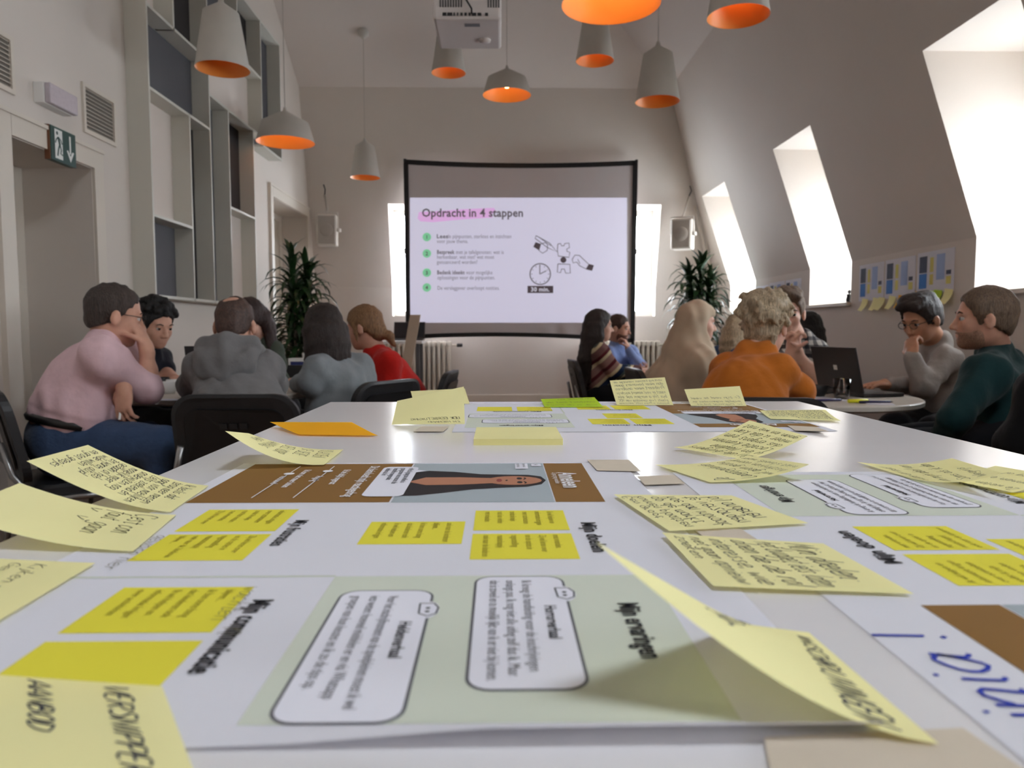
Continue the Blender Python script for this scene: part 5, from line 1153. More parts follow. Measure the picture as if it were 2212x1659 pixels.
def plaid(name):
    m = mat(name, (120, 116, 112), 0.9, spec=0.1); nt = m.node_tree; b = nt.nodes['Principled BSDF']
    tc = nt.nodes.new('ShaderNodeTexCoord'); sx = nt.nodes.new('ShaderNodeSeparateXYZ'); nt.links.new(tc.outputs['Object'], sx.inputs[0]); out = None
    for ch, fq in (('X', 22.0), ('Z', 22.0)):
        a = nt.nodes.new('ShaderNodeMath'); a.operation = 'MULTIPLY'; a.inputs[1].default_value = fq; nt.links.new(sx.outputs[ch], a.inputs[0])
        f_ = nt.nodes.new('ShaderNodeMath'); f_.operation = 'FRACT'; nt.links.new(a.outputs[0], f_.inputs[0])
        g_ = nt.nodes.new('ShaderNodeMath'); g_.operation = 'GREATER_THAN'; g_.inputs[1].default_value = 0.55; nt.links.new(f_.outputs[0], g_.inputs[0])
        if out is None: out = g_
        else:
            ad = nt.nodes.new('ShaderNodeMath'); ad.operation = 'ADD'; nt.links.new(out.outputs[0], ad.inputs[0]); nt.links.new(g_.outputs[0], ad.inputs[1]); out = ad
    cr = nt.nodes.new('ShaderNodeValToRGB'); cr.color_ramp.interpolation = 'CONSTANT'; e = cr.color_ramp.elements
    dv = nt.nodes.new('ShaderNodeMath'); dv.operation = 'DIVIDE'; dv.inputs[1].default_value = 2.01; nt.links.new(out.outputs[0], dv.inputs[0])
    e[0].color = (*lin((176, 172, 166)), 1); e[1].position = 0.4; e[1].color = (*lin((104, 102, 102)), 1); q = e.new(0.9); q.color = (*lin((56, 56, 60)), 1)
    nt.links.new(dv.outputs[0], cr.inputs[0]); nt.links.new(cr.outputs[0], b.inputs['Base Color']); return m
CL['plaid'] = plaid('plaid_shirt')
SEATS = []
def arm(s, e, w=None, hd=None, hn=None, **k): return dict(s=np.array(s, float), e=np.array(e, float), w=None if w is None else np.array(w, float), hd=hd, hn=hn, **k)
def lg(*ks):  # knees -> ankles on the floor
    return [(np.array(k, float), V3(k[0]+dx, k[1]+dy, FL+0.1)) for k, dx, dy in ks]
def legs_of(pel, fc, L=0.45, sp=0.10, back=0.05):   # knees square in front of the pelvis, shins down to the floor
    f_ = nrm(V3(fc[0], fc[1], 0)); la_ = V3(f_[1], -f_[0], 0); o = []
    for q in (1, -1):
        k = V3(pel[0], pel[1], 0.5)+f_*L+la_*sp*q; a = k-f_*back; o.append((k, V3(a[0], a[1], FL+0.1)))
    return o
def seat(pel, face, label, yaw=None, dy=0.04): SEATS.append((np.array(pel, float), nrm(V3(face[0], face[1], 0)), label))
DN = V3(0, 0, -1)
# ---- left table
pel = Q(150, 950, 3.0); fc = (0.8, 0.6)
p1_ = person('person in a pink shirt and jeans leaning on one elbow, glasses on', 0.0058, (Q(250, 682, 3.0), 34, -10, 0), Q(222, 742, 2.99), Q(186, 812, 3.0), pel, fc,
    [arm(Q(222, 775, 2.86), Q(322, 842, 2.98), Q(316, 752, 3.0), Q(296, 700, 3.03)-Q(316, 752, 3.0), V3(-1, 0.2, 0.2), curl=0.75, side=1),
     arm(Q(258, 765, 3.16), Q(238, 820, 3.04), Q(268, 834, 2.88), V3(0.0, -0.15, -1), V3(0.3, 1, 0), curl=0.45, side=-1)],
    lg((Q(350, 962, 2.85), 0.02, 0), (Q(318, 950, 3.2), 0, 0)), 'fair', None, CL['pink'], CL['denim'], 'rolled', h_cap(0.05, 0.009, recede=0.028, nape=0.6), 'grey', girth=1.32, collar=True, glasses=True, folds=(0.0045, 48), hs=1.02, hemf=0.5)
seat(pel, fc, 'black chair under the person in the pink shirt')
bl = MB(); c0 = pel+nrm(Q(186, 812, 3.0)-pel)*0.075; sp = nrm(Q(186, 812, 3.0)-pel); la = V3(0.6, -0.8, 0); fw = np.cross(sp, la)
bl.tube([c0+la*0.216*math.cos(a)+fw*0.158*math.sin(a) for a in np.linspace(0, 2*PI, 33)], 0.018, 6, caps=False); bl.build('belt', mat('black_leather_belt', (22, 20, 20), 0.4), p1_, smooth=True)
hb = Q(264, 890, 2.86); pen_ = MB().tube([hb+V3(-0.01, 0.02, 0.05), hb+V3(-0.012, 0.0, -0.03)], 0.0045, 8).build('pen', M['white'], label='white pen held in the lowered hand', cat='pen')
pel = V3(-1.86, 4.02, 0.53); fc = (0.8, -0.5)
person('person with curly dark hair and a navy tee looking down', 0.008, (Q(336, 700, 3.88), -32, -18, 0), Q(316, 752, 3.93), Q(312, 800, 3.98), pel, fc,
    [arm(Q(290, 772, 3.86), Q(306, 834, 3.70), Q(340, 836, 3.92), V3(1, 0.5, 0), DN, curl=0.3), arm(Q(345, 775, 4.1), Q(358, 838, 4.0), Q(375, 832, 3.85), V3(0.6, -0.8, 0), DN, curl=0.3)],
    legs_of(pel, fc, 0.44, 0.10, 0.14), 'fair', None, CL['navy'], CL['dark'], 'short', h_curly(3, 110, 0.02, 0.017), 'black')
seat(pel, fc, 'black chair under the person with curly dark hair')
pel = V3(-0.97, 2.86, 0.53); fc = (-0.10, 1)
person('person in a grey hooded sweatshirt seen from behind', 0.0075, (Q(508, 703, 3.16), 94, -14, 0), Q(508, 766, 3.10), Q(503, 815, 3.03), pel, fc,
    [arm(Q(572, 795, 3.08), Q(594, 850, 3.18), Q(560, 838, 3.42), V3(-0.6, 1, 0), DN, curl=0.3), arm(Q(436, 797, 3.08), Q(414, 852, 3.18), Q(450, 840, 3.42), V3(0.6, 1, 0), DN, curl=0.3)],
    legs_of(pel, (-0.22, 1), 0.43, 0.09, 0.08), 'fair', None, CL['hoodie'], CL['dark'], 'long', h_cap(0.05, 0.004, low=-0.04, recede=-0.03, crown=True, nape=0.5), 'buzz', girth=1.14, hood=True, shirtname='hooded_sweatshirt')
seat(pel+V3(0.02, 0.01, 0), (-0.04, 1), 'black chair with a ribbed grip slot behind the grey hooded sweatshirt')
pel = V3(-1.42, 4.62, 0.53); fc = (-0.1, -1)
person('person with long auburn hair and an olive tee bending over the table', 0.009, (Q(541, 692, 4.42), -100, -38, 0), Q(556, 738, 4.5), Q(560, 785, 4.55), pel, fc,
    [arm(Q(524, 757, 4.5), Q(508, 808, 4.36), Q(530, 826, 4.1), V3(-0.7, -0.7, 0), DN, curl=0.3), arm(Q(590, 757, 4.48), Q(602, 800, 4.4), Q(592, 828, 4.12), V3(-0.3, -1, 0), DN, curl=0.3)],
    legs_of(pel, fc, 0.40, 0.10, 0.14), 'light', None, CL['olive'], CL['dark'], 'short', h_long(0.36, 0.016, fall=V3(0.15, -0.15, -1), seed=4), 'auburn', girth=0.92)
seat(pel, fc, 'black chair under the person with long auburn hair')
pel = V3(-0.71, 3.50, 0.53); fc = (-0.6, 0.8)
person('person with a dark bob and a pale grey sweater seen from behind', 0.0075, (Q(698, 716, 3.52), 128, -12, 0), Q(716, 772, 3.5), Q(732, 820, 3.46), pel, fc,
    [arm(Q(775, 795, 3.56), Q(790, 862, 3.5), Q(735, 846, 3.72), V3(-1, 0.4, 0), DN, curl=0.3), arm(Q(690, 800, 3.36), Q(672, 862, 3.34), Q(640, 842, 3.54), V3(-1, 0.6, 0), DN, curl=0.3)],
    legs_of(pel, (-0.85, 0.53), 0.42, 0.09, 0.12), 'light', None, CL['grey'], CL['dark'], 'long', h_long(0.20, 0.016, seed=5, wide=0.078), 'brown', girth=1.08, shirtname='sweater')
seat(pel+V3(0.02, -0.01, 0), (-0.85, 0.53), 'black chair behind the pale grey sweater')
pel = V3(-0.50, 4.16, 0.53); fc = (-1, 0.1)
person('person with a dark blond ponytail and a red sweater', 0.008, (Q(786, 708, 4.18), 168, -12, 0), Q(812, 757, 4.18), Q(838, 803, 4.18), pel, fc,
    [arm(Q(826, 775, 4.34), Q(800, 840, 4.3), Q(745, 836, 4.2), V3(-1, 0, 0), DN, curl=0.3), arm(Q(838, 785, 4.02), Q(836, 850, 3.98), Q(770, 842, 3.94), V3(-1, 0, 0), DN, curl=0.3)],
    lg((V3(-0.88, 4.25, 0.52), 0, 0), (V3(-0.88, 4.05, 0.52), 0, 0)), 'fair', None, CL['red'], CL['dark'], 'long', h_pony(), 'dkblond', girth=1.08, shirtname='sweater')
seat(pel, fc, 'black chair behind the red sweater, partly turned')
# ---- right side
pel = V3(0.80, 5.72, 0.53); fc = (1, 0.05)
person('person with very long brown hair and a striped cardigan, arms folded', 0.009, (Q(1295, 704, 5.68), 4, -2, 0), Q(1287, 742, 5.68), Q(1290, 776, 5.7), pel, fc,
    [arm(Q(1300, 762, 5.52), Q(1330, 802, 5.5), Q(1378, 800, 5.62), V3(0.6, 0.8, 0), V3(0, 0.3, 1), curl=0.6), arm(Q(1296, 762, 5.86), Q(1330, 800, 5.9), Q(1372, 805, 5.7), V3(0.6, -0.8, 0), V3(0, 0, -1), curl=0.6)],
    lg((V3(1.22, 5.62, 0.52), 0, 0), (V3(1.22, 5.86, 0.52), 0, 0)), 'light', None, CL['stripe'], CL['dark'], 'long', h_long(0.48, 0.014, fall=V3(-0.16, 0, -1), seed=6, wide=0.08), 'brown', girth=1.0, shirtname='cardigan')
seat(pel, fc, 'black chair holding the person in the striped cardigan')
pel = V3(1.02, 6.62, 0.53); fc = (0.75, -0.6)
person('person with a reddish beard and light blue shirt, hand at the mouth', 0.009, (Q(1337, 709, 6.45), -28, -6, 0), Q(1334, 747, 6.52), Q(1336, 780, 6.56), pel, fc,
    [arm(Q(1312, 764, 6.44), Q(1325, 805, 6.3), Q(1368, 797, 6.22), V3(1, -0.2, 0), V3(0, 0, -1), curl=0.4), arm(Q(1364, 762, 6.56), Q(1382, 792, 6.34), Q(1358, 757, 6.32), Q(1348, 728, 6.36)-Q(1358, 757, 6.32), V3(-1, 0.5, 0), curl=0.8)],
    lg((V3(1.36, 6.2, 0.58), 0, 0), (V3(1.46, 6.36, 0.56), 0, 0)), 'fair', None, CL['blue'], CL['green'], 'long', h_cap(0.04, 0.006), 'buzz', collar=True, beard='stubr')
seat(pel, fc, 'black chair under the person in the light blue shirt')
def hijab(T, hp, H, hs, neck, lat, fx, pel):
    B = Blob(0.008)
    B.ell(hp(0, -0.014, 0.034), np.array((0.090, 0.106, 0.100))*hs, H, 0.02); B.ell(hp(0, 0.004, -0.06), np.array((0.080, 0.088, 0.09))*hs, H, 0.03)
    B.cap(hp(0, -0.05, 0.02), neck-fx*0.06, 0.09, 0.11, 0.05); B.cap(hp(0, 0.02, -0.1), neck+fx*0.08-V3(0, 0, 0.1), 0.06, 0.07, 0.05)
    for q in (1, -1): B.cap(neck-V3(0, 0, 0.0), neck+lat*0.16*q-V3(0, 0, 0.10), 0.08, 0.095, 0.05); B.cap(neck+lat*0.15*q-V3(0, 0, 0.10), neck+lat*0.19*q+fx*0.05-V3(0, 0, 0.40), 0.095, 0.09, 0.06)
    B.cap(neck+V3(0, 0, -0.1)-fx*0.05, pel+V3(0, 0, 0.05)-fx*0.06, 0.13, 0.19, 0.08, lat, 1.3); B.cap(neck+fx*0.05-V3(0, 0, 0.08), neck+fx*0.14+V3(0, 0, -0.34), 0.08, 0.11, 0.06)
    B.cut(hp(0, 0.138, -0.030), np.array((0.14, 0.112, 0.090))*hs, H, 0.012)
    B.folds = (0.006, 48, 9, 0.06); return B.build('headscarf', CL['beige'], T)
pel = V3(1.06, 4.45, 0.53); fc = nrm(V3(1, 0.05, 0)); hd_ = (Q(1509, 697, 4.4), 2, -4, 0)
t9 = person('person in a long beige headscarf facing the windows', 0.009, hd_, Q(1497, 752, 4.4), Q(1488, 800, 4.4), pel, fc,
    [arm(Q(1495, 790, 4.3), Q(1500, 850, 4.27), Q(1555, 848, 4.28), V3(1, 0, 0), DN, curl=0.3), arm(Q(1495, 790, 4.5), Q(1500, 845, 4.55), Q(1555, 842, 4.54), V3(1, 0, 0), DN, curl=0.3)],
    legs_of(pel, (1, 0.14), 0.40, 0.09, 0.10), 'light', None, CL['beige'], CL['dark'], 'long', None, None, ears=False, girth=0.85)
H9 = headframe(*hd_[1:]); hijab(t9, lambda r, f, u: np.array(hd_[0])+H9@V3(r, f, u), H9, 1.0, np.array(Q(1497, 752, 4.4)), V3(fc[1], -fc[0], 0), fc, pel)
seat(pel-V3(0.02, 0, 0), fc, 'black chair under the person in the beige headscarf')
def h_updo(B, hp, H, hs, hc):
    h_curly(8, 70, 0.02, 0.02)(B, hp, H, hs, hc); r = random.Random(4)
    B.ell(hp(0, -0.06, 0.075), np.array((0.075, 0.07, 0.06))*hs, H, 0.02)
    for i in range(60):
        a = r.uniform(0, 2*PI); e = r.uniform(-0.6, 1); x = math.cos(a)*math.sqrt(1-e*e); y = math.sin(a)*math.sqrt(1-e*e)
        if y > 0.5 and e < 0.3: continue
        c = hp(x*0.088, -0.04+y*0.088, 0.055+e*0.082); B.chain([c, c+V3(r.uniform(-.02, .02), r.uniform(-.02, .02), r.uniform(-.02, .02)), c+V3(r.uniform(-.03, .03), r.uniform(-.03, .03), r.uniform(-.04, .01))], [0.014, 0.012, 0.007], 0.006)
    for i in range(12):
        c = hp(r.uniform(-0.07, 0.07), -0.085+r.uniform(0, .03), -0.05); B.chain([c, c+V3(r.uniform(-.01, .01), 0, -0.03), c+V3(r.uniform(-.02, .02), 0, -0.055)], [0.012, 0.008, 0.003], 0.006)
pel = V3(0.89, 2.74, 0.53); fc = (0.6, 0.8)
person('person with curly ash blond hair pinned up and a rust orange jacket', 0.0075, (Q(1655, 706, 2.98), 48, -8, 0), Q(1632, 772, 2.92), Q(1605, 830, 2.82), pel, fc,
    [arm(Q(1680, 806, 2.82), Q(1728, 858, 2.88), Q(1668, 852, 3.02), V3(-0.8, 0.6, 0), DN, curl=0.4), arm(Q(1572, 800, 3.0), Q(1560, 862, 3.06), Q(1625, 850, 3.14), V3(1, 0.3, 0), DN, curl=0.4)],
    legs_of(pel, (0.3, 1), 0.45, 0.10, 0.06), 'light', None, CL['rust'], CL['dark'], 'long', h_updo, 'blond', girth=1.12, collar=True, shirtname='jacket')
seat(V3(0.93, 2.71, 0.53), (0.15, 1), 'black chair behind the rust orange jacket')
pel = V3(1.72, 4.05, 0.53); fc = (-0.3, -0.95)
person('person in a plaid shirt with hands clasped before the face', 0.0064, (Q(1702, 676, 3.86), -112, -8, 0), Q(1722, 738, 3.95), Q(1730, 792, 4.0), pel, fc,
    [arm(Q(1690, 768, 3.96), Q(1680, 824, 3.66), Q(1708, 768, 3.64), V3(0.05, -0.05, 1), V3(1, 0.2, 0.1), curl=0.9), arm(Q(1762, 760, 3.93), Q(1772, 824, 3.66), Q(1724, 768, 3.65), V3(-0.1, -0.05, 1), V3(-1, 0.2, 0.1), curl=0.9)],
    legs_of(pel, fc, 0.42, 0.10, 0.10), 'light', None, CL['plaid'], CL['denim'], 'short', h_quiff(0.012, 0.03), 'fair', collar=True)
seat(pel, fc, 'black chair under the person in the plaid shirt')
pel = V3(2.0, 5.0, 0.5); fc = (0.5, 0.8)
person('person with dark hair and black top behind the plaid shirt', 0.009, (Q(1748, 714, 5.3), 62, -6, 0), Q(1744, 754, 5.3), Q(1744, 795, 5.30), V3(2.27, 5.38, 0.53), fc,
    [arm(Q(1776, 772, 5.22), Q(1786, 822, 5.22), Q(1778, 824, 5.45), V3(0, 1, 0), DN), arm(Q(1714, 772, 5.36), Q(1708, 822, 5.38), Q(1722, 824, 5.6), V3(0, 1, 0), DN)],
    legs_of(V3(2.27, 5.38, 0), (0.3, 0.9), 0.42, 0.1, 0.05), 'olive', None, CL['blackc'], CL['dark'], 'long', h_long(0.26, 0.022, seed=9, wide=0.09), 'black')
seat(V3(2.27, 5.38, 0.53), fc, 'black chair under the dark haired person in black')
pel = V3(1.55, 5.05, 0.53); fc = (0.9, 0.4)
person('person in a denim shirt with loose ash hair, between headscarf and orange jacket', 0.009, (Q(1600, 716, 5.0), 24, -6, 0), Q(1583, 756, 5.0), Q(1577, 792, 5.0), pel, fc,
    [arm(Q(1600, 772, 4.86), Q(1605, 825, 4.85), Q(1640, 830, 4.95), V3(1, 0.3, 0), DN), arm(Q(1556, 766, 5.14), Q(1550, 815, 5.2), Q(1600, 825, 5.25), V3(1, 0.3, 0), DN)],
    legs_of(pel, fc, 0.36, 0.1, 0.08), 'light', None, CL['denim2'], CL['dark'], 'long', h_long(0.2, 0.012, seed=10), 'blond')
seat(pel, fc, 'black chair under the person in the denim shirt')
pel = V3(2.32, 3.82, 0.53); fc = (-0.95, -0.3)
person('person in a pale grey fleece and thin glasses typing, hand at the mouth', 0.0062, (Q(1990, 690, 3.70), 202, -20, 0), Q(2022, 742, 3.78), Q(2034, 798, 3.82), pel, fc,
    [arm(Q(2008, 768, 3.96), Q(1990, 836, 3.86), Q(1918, 830, 3.55), V3(-1, -0.25, 0), DN, curl=0.35), arm(Q(2046, 778, 3.64), Q(1994, 836, 3.55), Q(1970, 770, 3.58), Q(1966, 722, 3.64)-Q(1970, 770, 3.58), V3(0.9, 0.4, 0), curl=0.85)],
    legs_of(pel, (-0.75, -0.66), 0.40, 0.09, 0.04), 'tan', None, CL['light'], CL['dark'], 'long', h_quiff(0.014, 0.03), 'brown', collar=True, glasses=True, beard=None, shirtname='fleece')
seat(pel, (-0.75, -0.66), 'black chair under the person in the pale grey fleece')
pel = V3(2.0, 2.86, 0.53); fc = (-0.9, 0.42)
person('broad person in a dark teal sweater with a short beard', 0.0075, (Q(2124, 688, 2.92), 158, 0, 0), Q(2150, 752, 2.96), Q(2160, 830, 2.96), pel, fc,
    [arm(Q(2165, 790, 3.2), Q(2110, 890, 3.2), Q(2050, 930, 3.1), V3(-1, 0, 0), DN, curl=0.4), arm(Q(2130, 812, 2.76), Q(2062, 905, 2.66), Q(2020, 975, 2.78), V3(-1, 0.3, -0.3), DN, curl=0.4)],
    legs_of(pel, fc, 0.42, 0.11, 0.10), 'fair', None, CL['teal'], CL['dark'], 'long', h_cap(0.05, 0.011, nape=0.7), 'fair', girth=1.28, beard='stub', shirtname='sweater', hs=1.03)
seat(pel, fc, 'black chair under the person in the dark teal sweater')
pel = V3(1.80, 2.2, 0.53); fc = (-0.85, 0.5)
person('person with long black hair and black clothes at the table end by the windows', 0.01, (Q(2350, 690, 2.22), 150, -8, 0), Q(2345, 785, 2.22), Q(2340, 870, 2.22), pel, fc,
    [arm(Q(2370, 830, 2.42), Q(2330, 960, 2.45), Q(2260, 1010, 2.35), V3(-1, 0, -0.3), DN), arm(Q(2262, 850, 2.06), Q(2200, 960, 2.08), Q(2180, 1040, 2.2), V3(-1, 0.3, -0.3), DN)],
    legs_of(pel, fc, 0.45, 0.11, 0.06), 'olive', None, CL['blackc'], CL['dark'], 'long', h_long(0.45, 0.03, seed=12, wide=0.12, fall=V3(-0.14, -0.05, -1)), 'black', girth=1.15)
seat(pel, fc, 'black chair under the person with long black hair')
# ================================================================ CHAIRS
def rbox(w_, h_, r, n=6): return rrect_pts(-w_/2, 0, w_/2, h_, r, n)
def make_chair():
    t = bpy.data.objects.new('meeting_chair', None); col.objects.link(t); OFF[t] = V3(0, 0, 0)
    # seat pad: rounded slab
    o = rrect_pts(-0.225, -0.21, 0.225, 0.22, 0.07, 6); n = len(o)
    V = [(x*s, y*s, z) for z, s in ((0.405, 0.94), (0.41, 1), (0.44, 1), (0.452, 0.95)) for x, y in o]
    F = [[k*n+i, k*n+(i+1) % n, (k+1)*n+(i+1) % n, (k+1)*n+i] for k in range(3) for i in range(n)]+[list(range(n))[::-1], [3*n+i for i in range(n)]]
    mk('seat', V, F, M['black'], t)
    # curved back shell
    bw, bh = 0.45, 0.345; tilt = -0.22
    def bp(x, z, dy): return (x, -0.23+dy-0.35*x*x*-1.0+tilt*(z), 0.46+z)
    o = rrect_pts(-bw/2, 0, bw/2, bh, 0.085, 7); n = len(o)
    V = [bp(x*s, (z-bh/2)*s+bh/2, dy) for dy, s in ((-0.018, 0.93), (-0.014, 1), (0.014, 1), (0.02, 0.9)) for x, z in o]
    F = [[k*n+i, (k+1)*n+i, (k+1)*n+(i+1) % n, k*n+(i+1) % n] for k in range(3) for i in range(n)]+[list(range(n)), [3*n+i for i in range(n)][::-1]]
    b = mk('backrest', V, F, M['black'], t)
    o = rrect_pts(-bw/2+0.05, 0.045, bw/2-0.05, bh-0.055, 0.05, 6); n = len(o)
    V = [bp(x, z, dy) for dy in (-0.0185, -0.024) for x, z in o]
    mk('rear_panel', V, [[i, i+n, (i+1) % n+n, (i+1) % n] for i in range(n)]+[[i+n for i in range(n)]], M['blackm'], b)
    for k in range(3):
        x0 = -0.05+k*0.035; V = [bp(x, z, dy) for dy in (-0.024, -0.027) for x, z in ((x0, bh-0.125), (x0+0.026, bh-0.125), (x0+0.026, bh-0.105), (x0, bh-0.105))]
        mk('grip_slot', V, [[0, 4, 5, 1], [1, 5, 6, 2], [2, 6, 7, 3], [3, 7, 4, 0], [4, 5, 6, 7]], M['black'], b)
    for sx in (-1, 1):
        x = sx*0.235
        MB().tube([(x, 0.20, 0.40), (x*1.02, 0.235, 0.30), (x*1.05, 0.25, 0.0)], 0.012, 8).build('leg', M['chrome'], t, smooth=True)
        MB().tube([(x*0.8, -0.30, 0.62), (x*0.95, -0.27, 0.5), (x, -0.20, 0.40), (x*1.03, -0.25, 0.28), (x*1.05, -0.30, 0.0)], 0.012, 8).build('leg', M['chrome'], t, smooth=True)
        MB().tube([(x, -0.20, 0.40), (x, 0.20, 0.40)], 0.012, 8).build('side_rail', M['chrome'], t, smooth=True)
    MB().tube([(-0.235, 0.17, 0.39), (0.235, 0.17, 0.39)], 0.010, 8).build('cross_rail', M['chrome'], t, smooth=True)
    return t
proto = None
for i, (p, f_, lab) in enumerate(SEATS):
    c = make_chair() if proto is None else copy_tree(proto)
    if proto is None: proto = c
    q = p+f_*0.06; c.location = (q[0], q[1], FL); c.rotation_euler = (0, 0, math.atan2(-f_[0], f_[1]))
    setp(c, lab, 'chair', 'black meeting chairs')

# ================================================================ ROUND TABLES AND WHAT STANDS ON THEM
M['rtop'] = mat('round_top_white', (206, 200, 190), 0.35, 0.01, 5)
def round_table(x, y, r, label):
    t = thing('round_table', label, 'table', (x, y, FL), 'round meeting tables')
    MB().lathe([(0.001, RT-0.028), (r-0.015, RT-0.028), (r, RT-0.02), (r, RT-0.005), (r-0.005, RT), (0.001, RT)], (x, y, 0), 56).build('tabletop', M['rtop'], t)
    MB().lathe([(0.035, FL+0.02), (0.035, RT-0.04), (0.12, RT-0.028)], (x, y, 0), 20).build('column', M['chrome'], t, smooth=True)
    MB().lathe([(0.001, FL), (r*0.42, FL), (r*0.42, FL+0.012), (0.05, FL+0.03), (0.001, FL+0.03)], (x, y, 0), 36).build('base_plate', M['chrome'], t)
round_table(-1.4, 3.62, 0.5, 'round white table shared by the pink shirt and grey sweatshirt')
round_table(1.365, 3.25, 0.46, 'round white table with the drinking glass and laptop by the windows')
round_table(-1.48, 5.98, 0.40, 'small round white table with a tissue box near the left plant')
def lift(x, y, z=RT): return onz(x, y, z)
def laptop(px, py, yaw, label, lid=105, w_=0.33, col_='greym', z=RT, logo=True):
    p = onz(px, py, z); t = thing('laptop', label, 'laptop', tuple(p)); R = rz(math.radians(yaw))   # screen faces local +Y
    m = M[col_]; d = 0.205
    MB().box((-w_/2, 0, 0.002), (w_/2, d, 0.018), R, p, bev=0.003).build('base', m, t)
    MB().box((-w_/2+0.02, 0.03, 0.0182), (w_/2-0.02, 0.12, 0.0195), R, p).build('keyboard', M['black'], t)
    a = math.radians(lid); L = np.array([[1, 0, 0], [0, math.cos(a), -math.sin(a)], [0, math.sin(a), math.cos(a)]]); RL = R@L
    ld = MB().box((-w_/2, 0.0, -0.004), (w_/2, d, 0.003), RL, p+V3(0, 0, 0.018), bev=0.002).build('lid', m, t)
    MB().box((-w_/2+0.01, 0.012, -0.0048), (w_/2-0.01, d-0.01, -0.004), RL, p+V3(0, 0, 0.018)).build('display', mat('laptop_display', (40, 42, 48), 0.2), ld)
    if logo: MB().box((-0.012, 0.10, 0.003), (0.012, 0.122, 0.0036), RL, p+V3(0, 0, 0.018)).build('logo', M['white'], ld)
M['lapk'] = mat('dark_grey_laptop', (62, 60, 62), 0.35, 0.02, 10, metal=0.4)
laptop(1815, 853, -78, 'open dark grey laptop with its lid back to the drinking glass', 104, 0.31, 'lapk')
laptop(478, 838, 8, 'open dark laptop beside the grey hooded sweatshirt', 108, 0.31, 'lapk', logo=False)
def glass(px, py, r, h_, label, z=RT, ice=False):
    p = onz(px, py, z+0.001); t = thing('drinking_glass', label, 'glass', tuple(p))
    MB().lathe([(0.001, 0.0), (r*0.82, 0.0), (r, h_), (r-0.0025, h_), (r*0.80-0.002, 0.012), (0.001, 0.012)], p, 28).build('tumbler', M['glassc'], t, smooth=True)
    if ice: MB().box((-0.012, -0.012, 0.014), (0.014, 0.012, 0.034), rz(0.5), p, bev=0.004).build('lemon_slice', mat('dark_drink_residue', (70, 50, 40), 0.4), t)
glass(1818, 861, 0.036, 0.085, 'clear tumbler standing on the round table by the windows', ice=True)
glass(326, 848, 0.03, 0.075, 'small clear glass beside the white cups')
glass(603, 838, 0.03, 0.09, 'small clear glass on the left table, behind the sweatshirt')
def cup(px, py, r, h_, m, label, z=RT):
    p = onz(px, py, z+0.001); t = thing('cup', label, 'cup', tuple(p))
    MB().lathe([(0.001, 0), (r*0.62, 0), (r*0.8, h_*0.3), (r, h_), (r-0.004, h_), (r*0.74, h_*0.3), (0.001, 0.01)], p, 26).build('bowl', m, t, smooth=True)
    MB().tube([p+V3(r*0.9, 0, h_*0.85), p+V3(r*1.5, 0, h_*0.75), p+V3(r*1.45, 0, h_*0.35), p+V3(r*0.8, 0, h_*0.25)], 0.004, 8).build('handle', m, t, smooth=True)
cup(366, 850, 0.038, 0.055, M['white'], 'white coffee cup, nearest the rim of the left table')
cup(378, 842, 0.04, 0.05, M['white'], 'second white coffee cup behind the first')
cup(352, 841, 0.032, 0.06, M['black'], 'black mug behind the white cups')
cup(1764, 856, 0.05, 0.05, M['black'], 'dark bowl-like cup beside the laptop hinge')
def sheet_(px, w_, d, yaw, label, m=None, z=RT, n=1):
    p = onz(*px, z); R = rz(math.radians(yaw)); return MB().box((-w_/2, -d/2, 0.0005), (w_/2, d/2, 0.0015+0.001*n), R, p).build('paper_sheet', m or M['paper'], label=label, cat='paper')
sheet_((1770, 862), 0.14, 0.2, 10, 'white paper under the pens, beside the orange jacket')
sheet_((1898, 872), 0.10, 0.12, -20, 'white paper at the right side of the tumbler')
sheet_((640, 834), 0.12, 0.1, 10, 'yellow paper on the left table, in front of the olive tee', PY['y'])
sheet_((372, 864), 0.1, 0.06, 5, 'white paper at the near rim of the left table')
def pen(px, yaw, L, r, rgb, label, cap=None, z=RT):
    p = onz(*px, z+r+0.0018); d = V3(math.cos(math.radians(yaw)), math.sin(math.radians(yaw)), 0); t = thing('pen', label, 'pen', tuple(p))
    MB().tube([p-d*L/2, p+d*L*0.42], r, 10).build('barrel', mat('pen_barrel', rgb, 0.4), t, smooth=True)
    MB().tube([p+d*L*0.42, p+d*L/2], [r*0.8, r*0.3], 10).build('tip', mat('pen_tip', cap or (40, 40, 40), 0.4), t, smooth=True)
pen((1855, 866), 8, 0.09, 0.008, (232, 232, 40), 'short fat yellow highlighter beside the tumbler', (40, 60, 40))
pen((1893, 868), 5, 0.14, 0.005, (34, 34, 80), 'dark blue pen behind the highlighter')
pen((1790, 864), 12, 0.13, 0.005, (38, 34, 90), 'dark blue pen in front of the bowl-like cup')
pen((632, 829), 8, 0.14, 0.006, (40, 40, 100), 'blue pen lying on the left table')
tb = thing('tissue_box', 'white box with a dark blue label on the small round table', 'box', tuple(onz(645, 795, RT))); p = onz(645, 795, RT)
MB().box((-0.08, 0, 0), (0.10, 0.12, 0.075), None, p, bev=0.004).build('carton', M['white'], tb); MB().box((-0.062, -0.001, 0.012), (0.04, 0.001, 0.05), None, p).build('blue_label', mat('label_blue', (40, 52, 110), 0.5), tb)
cup(664, 792, 0.04, 0.11, M['white'], 'tall white cup next to the tissue box')
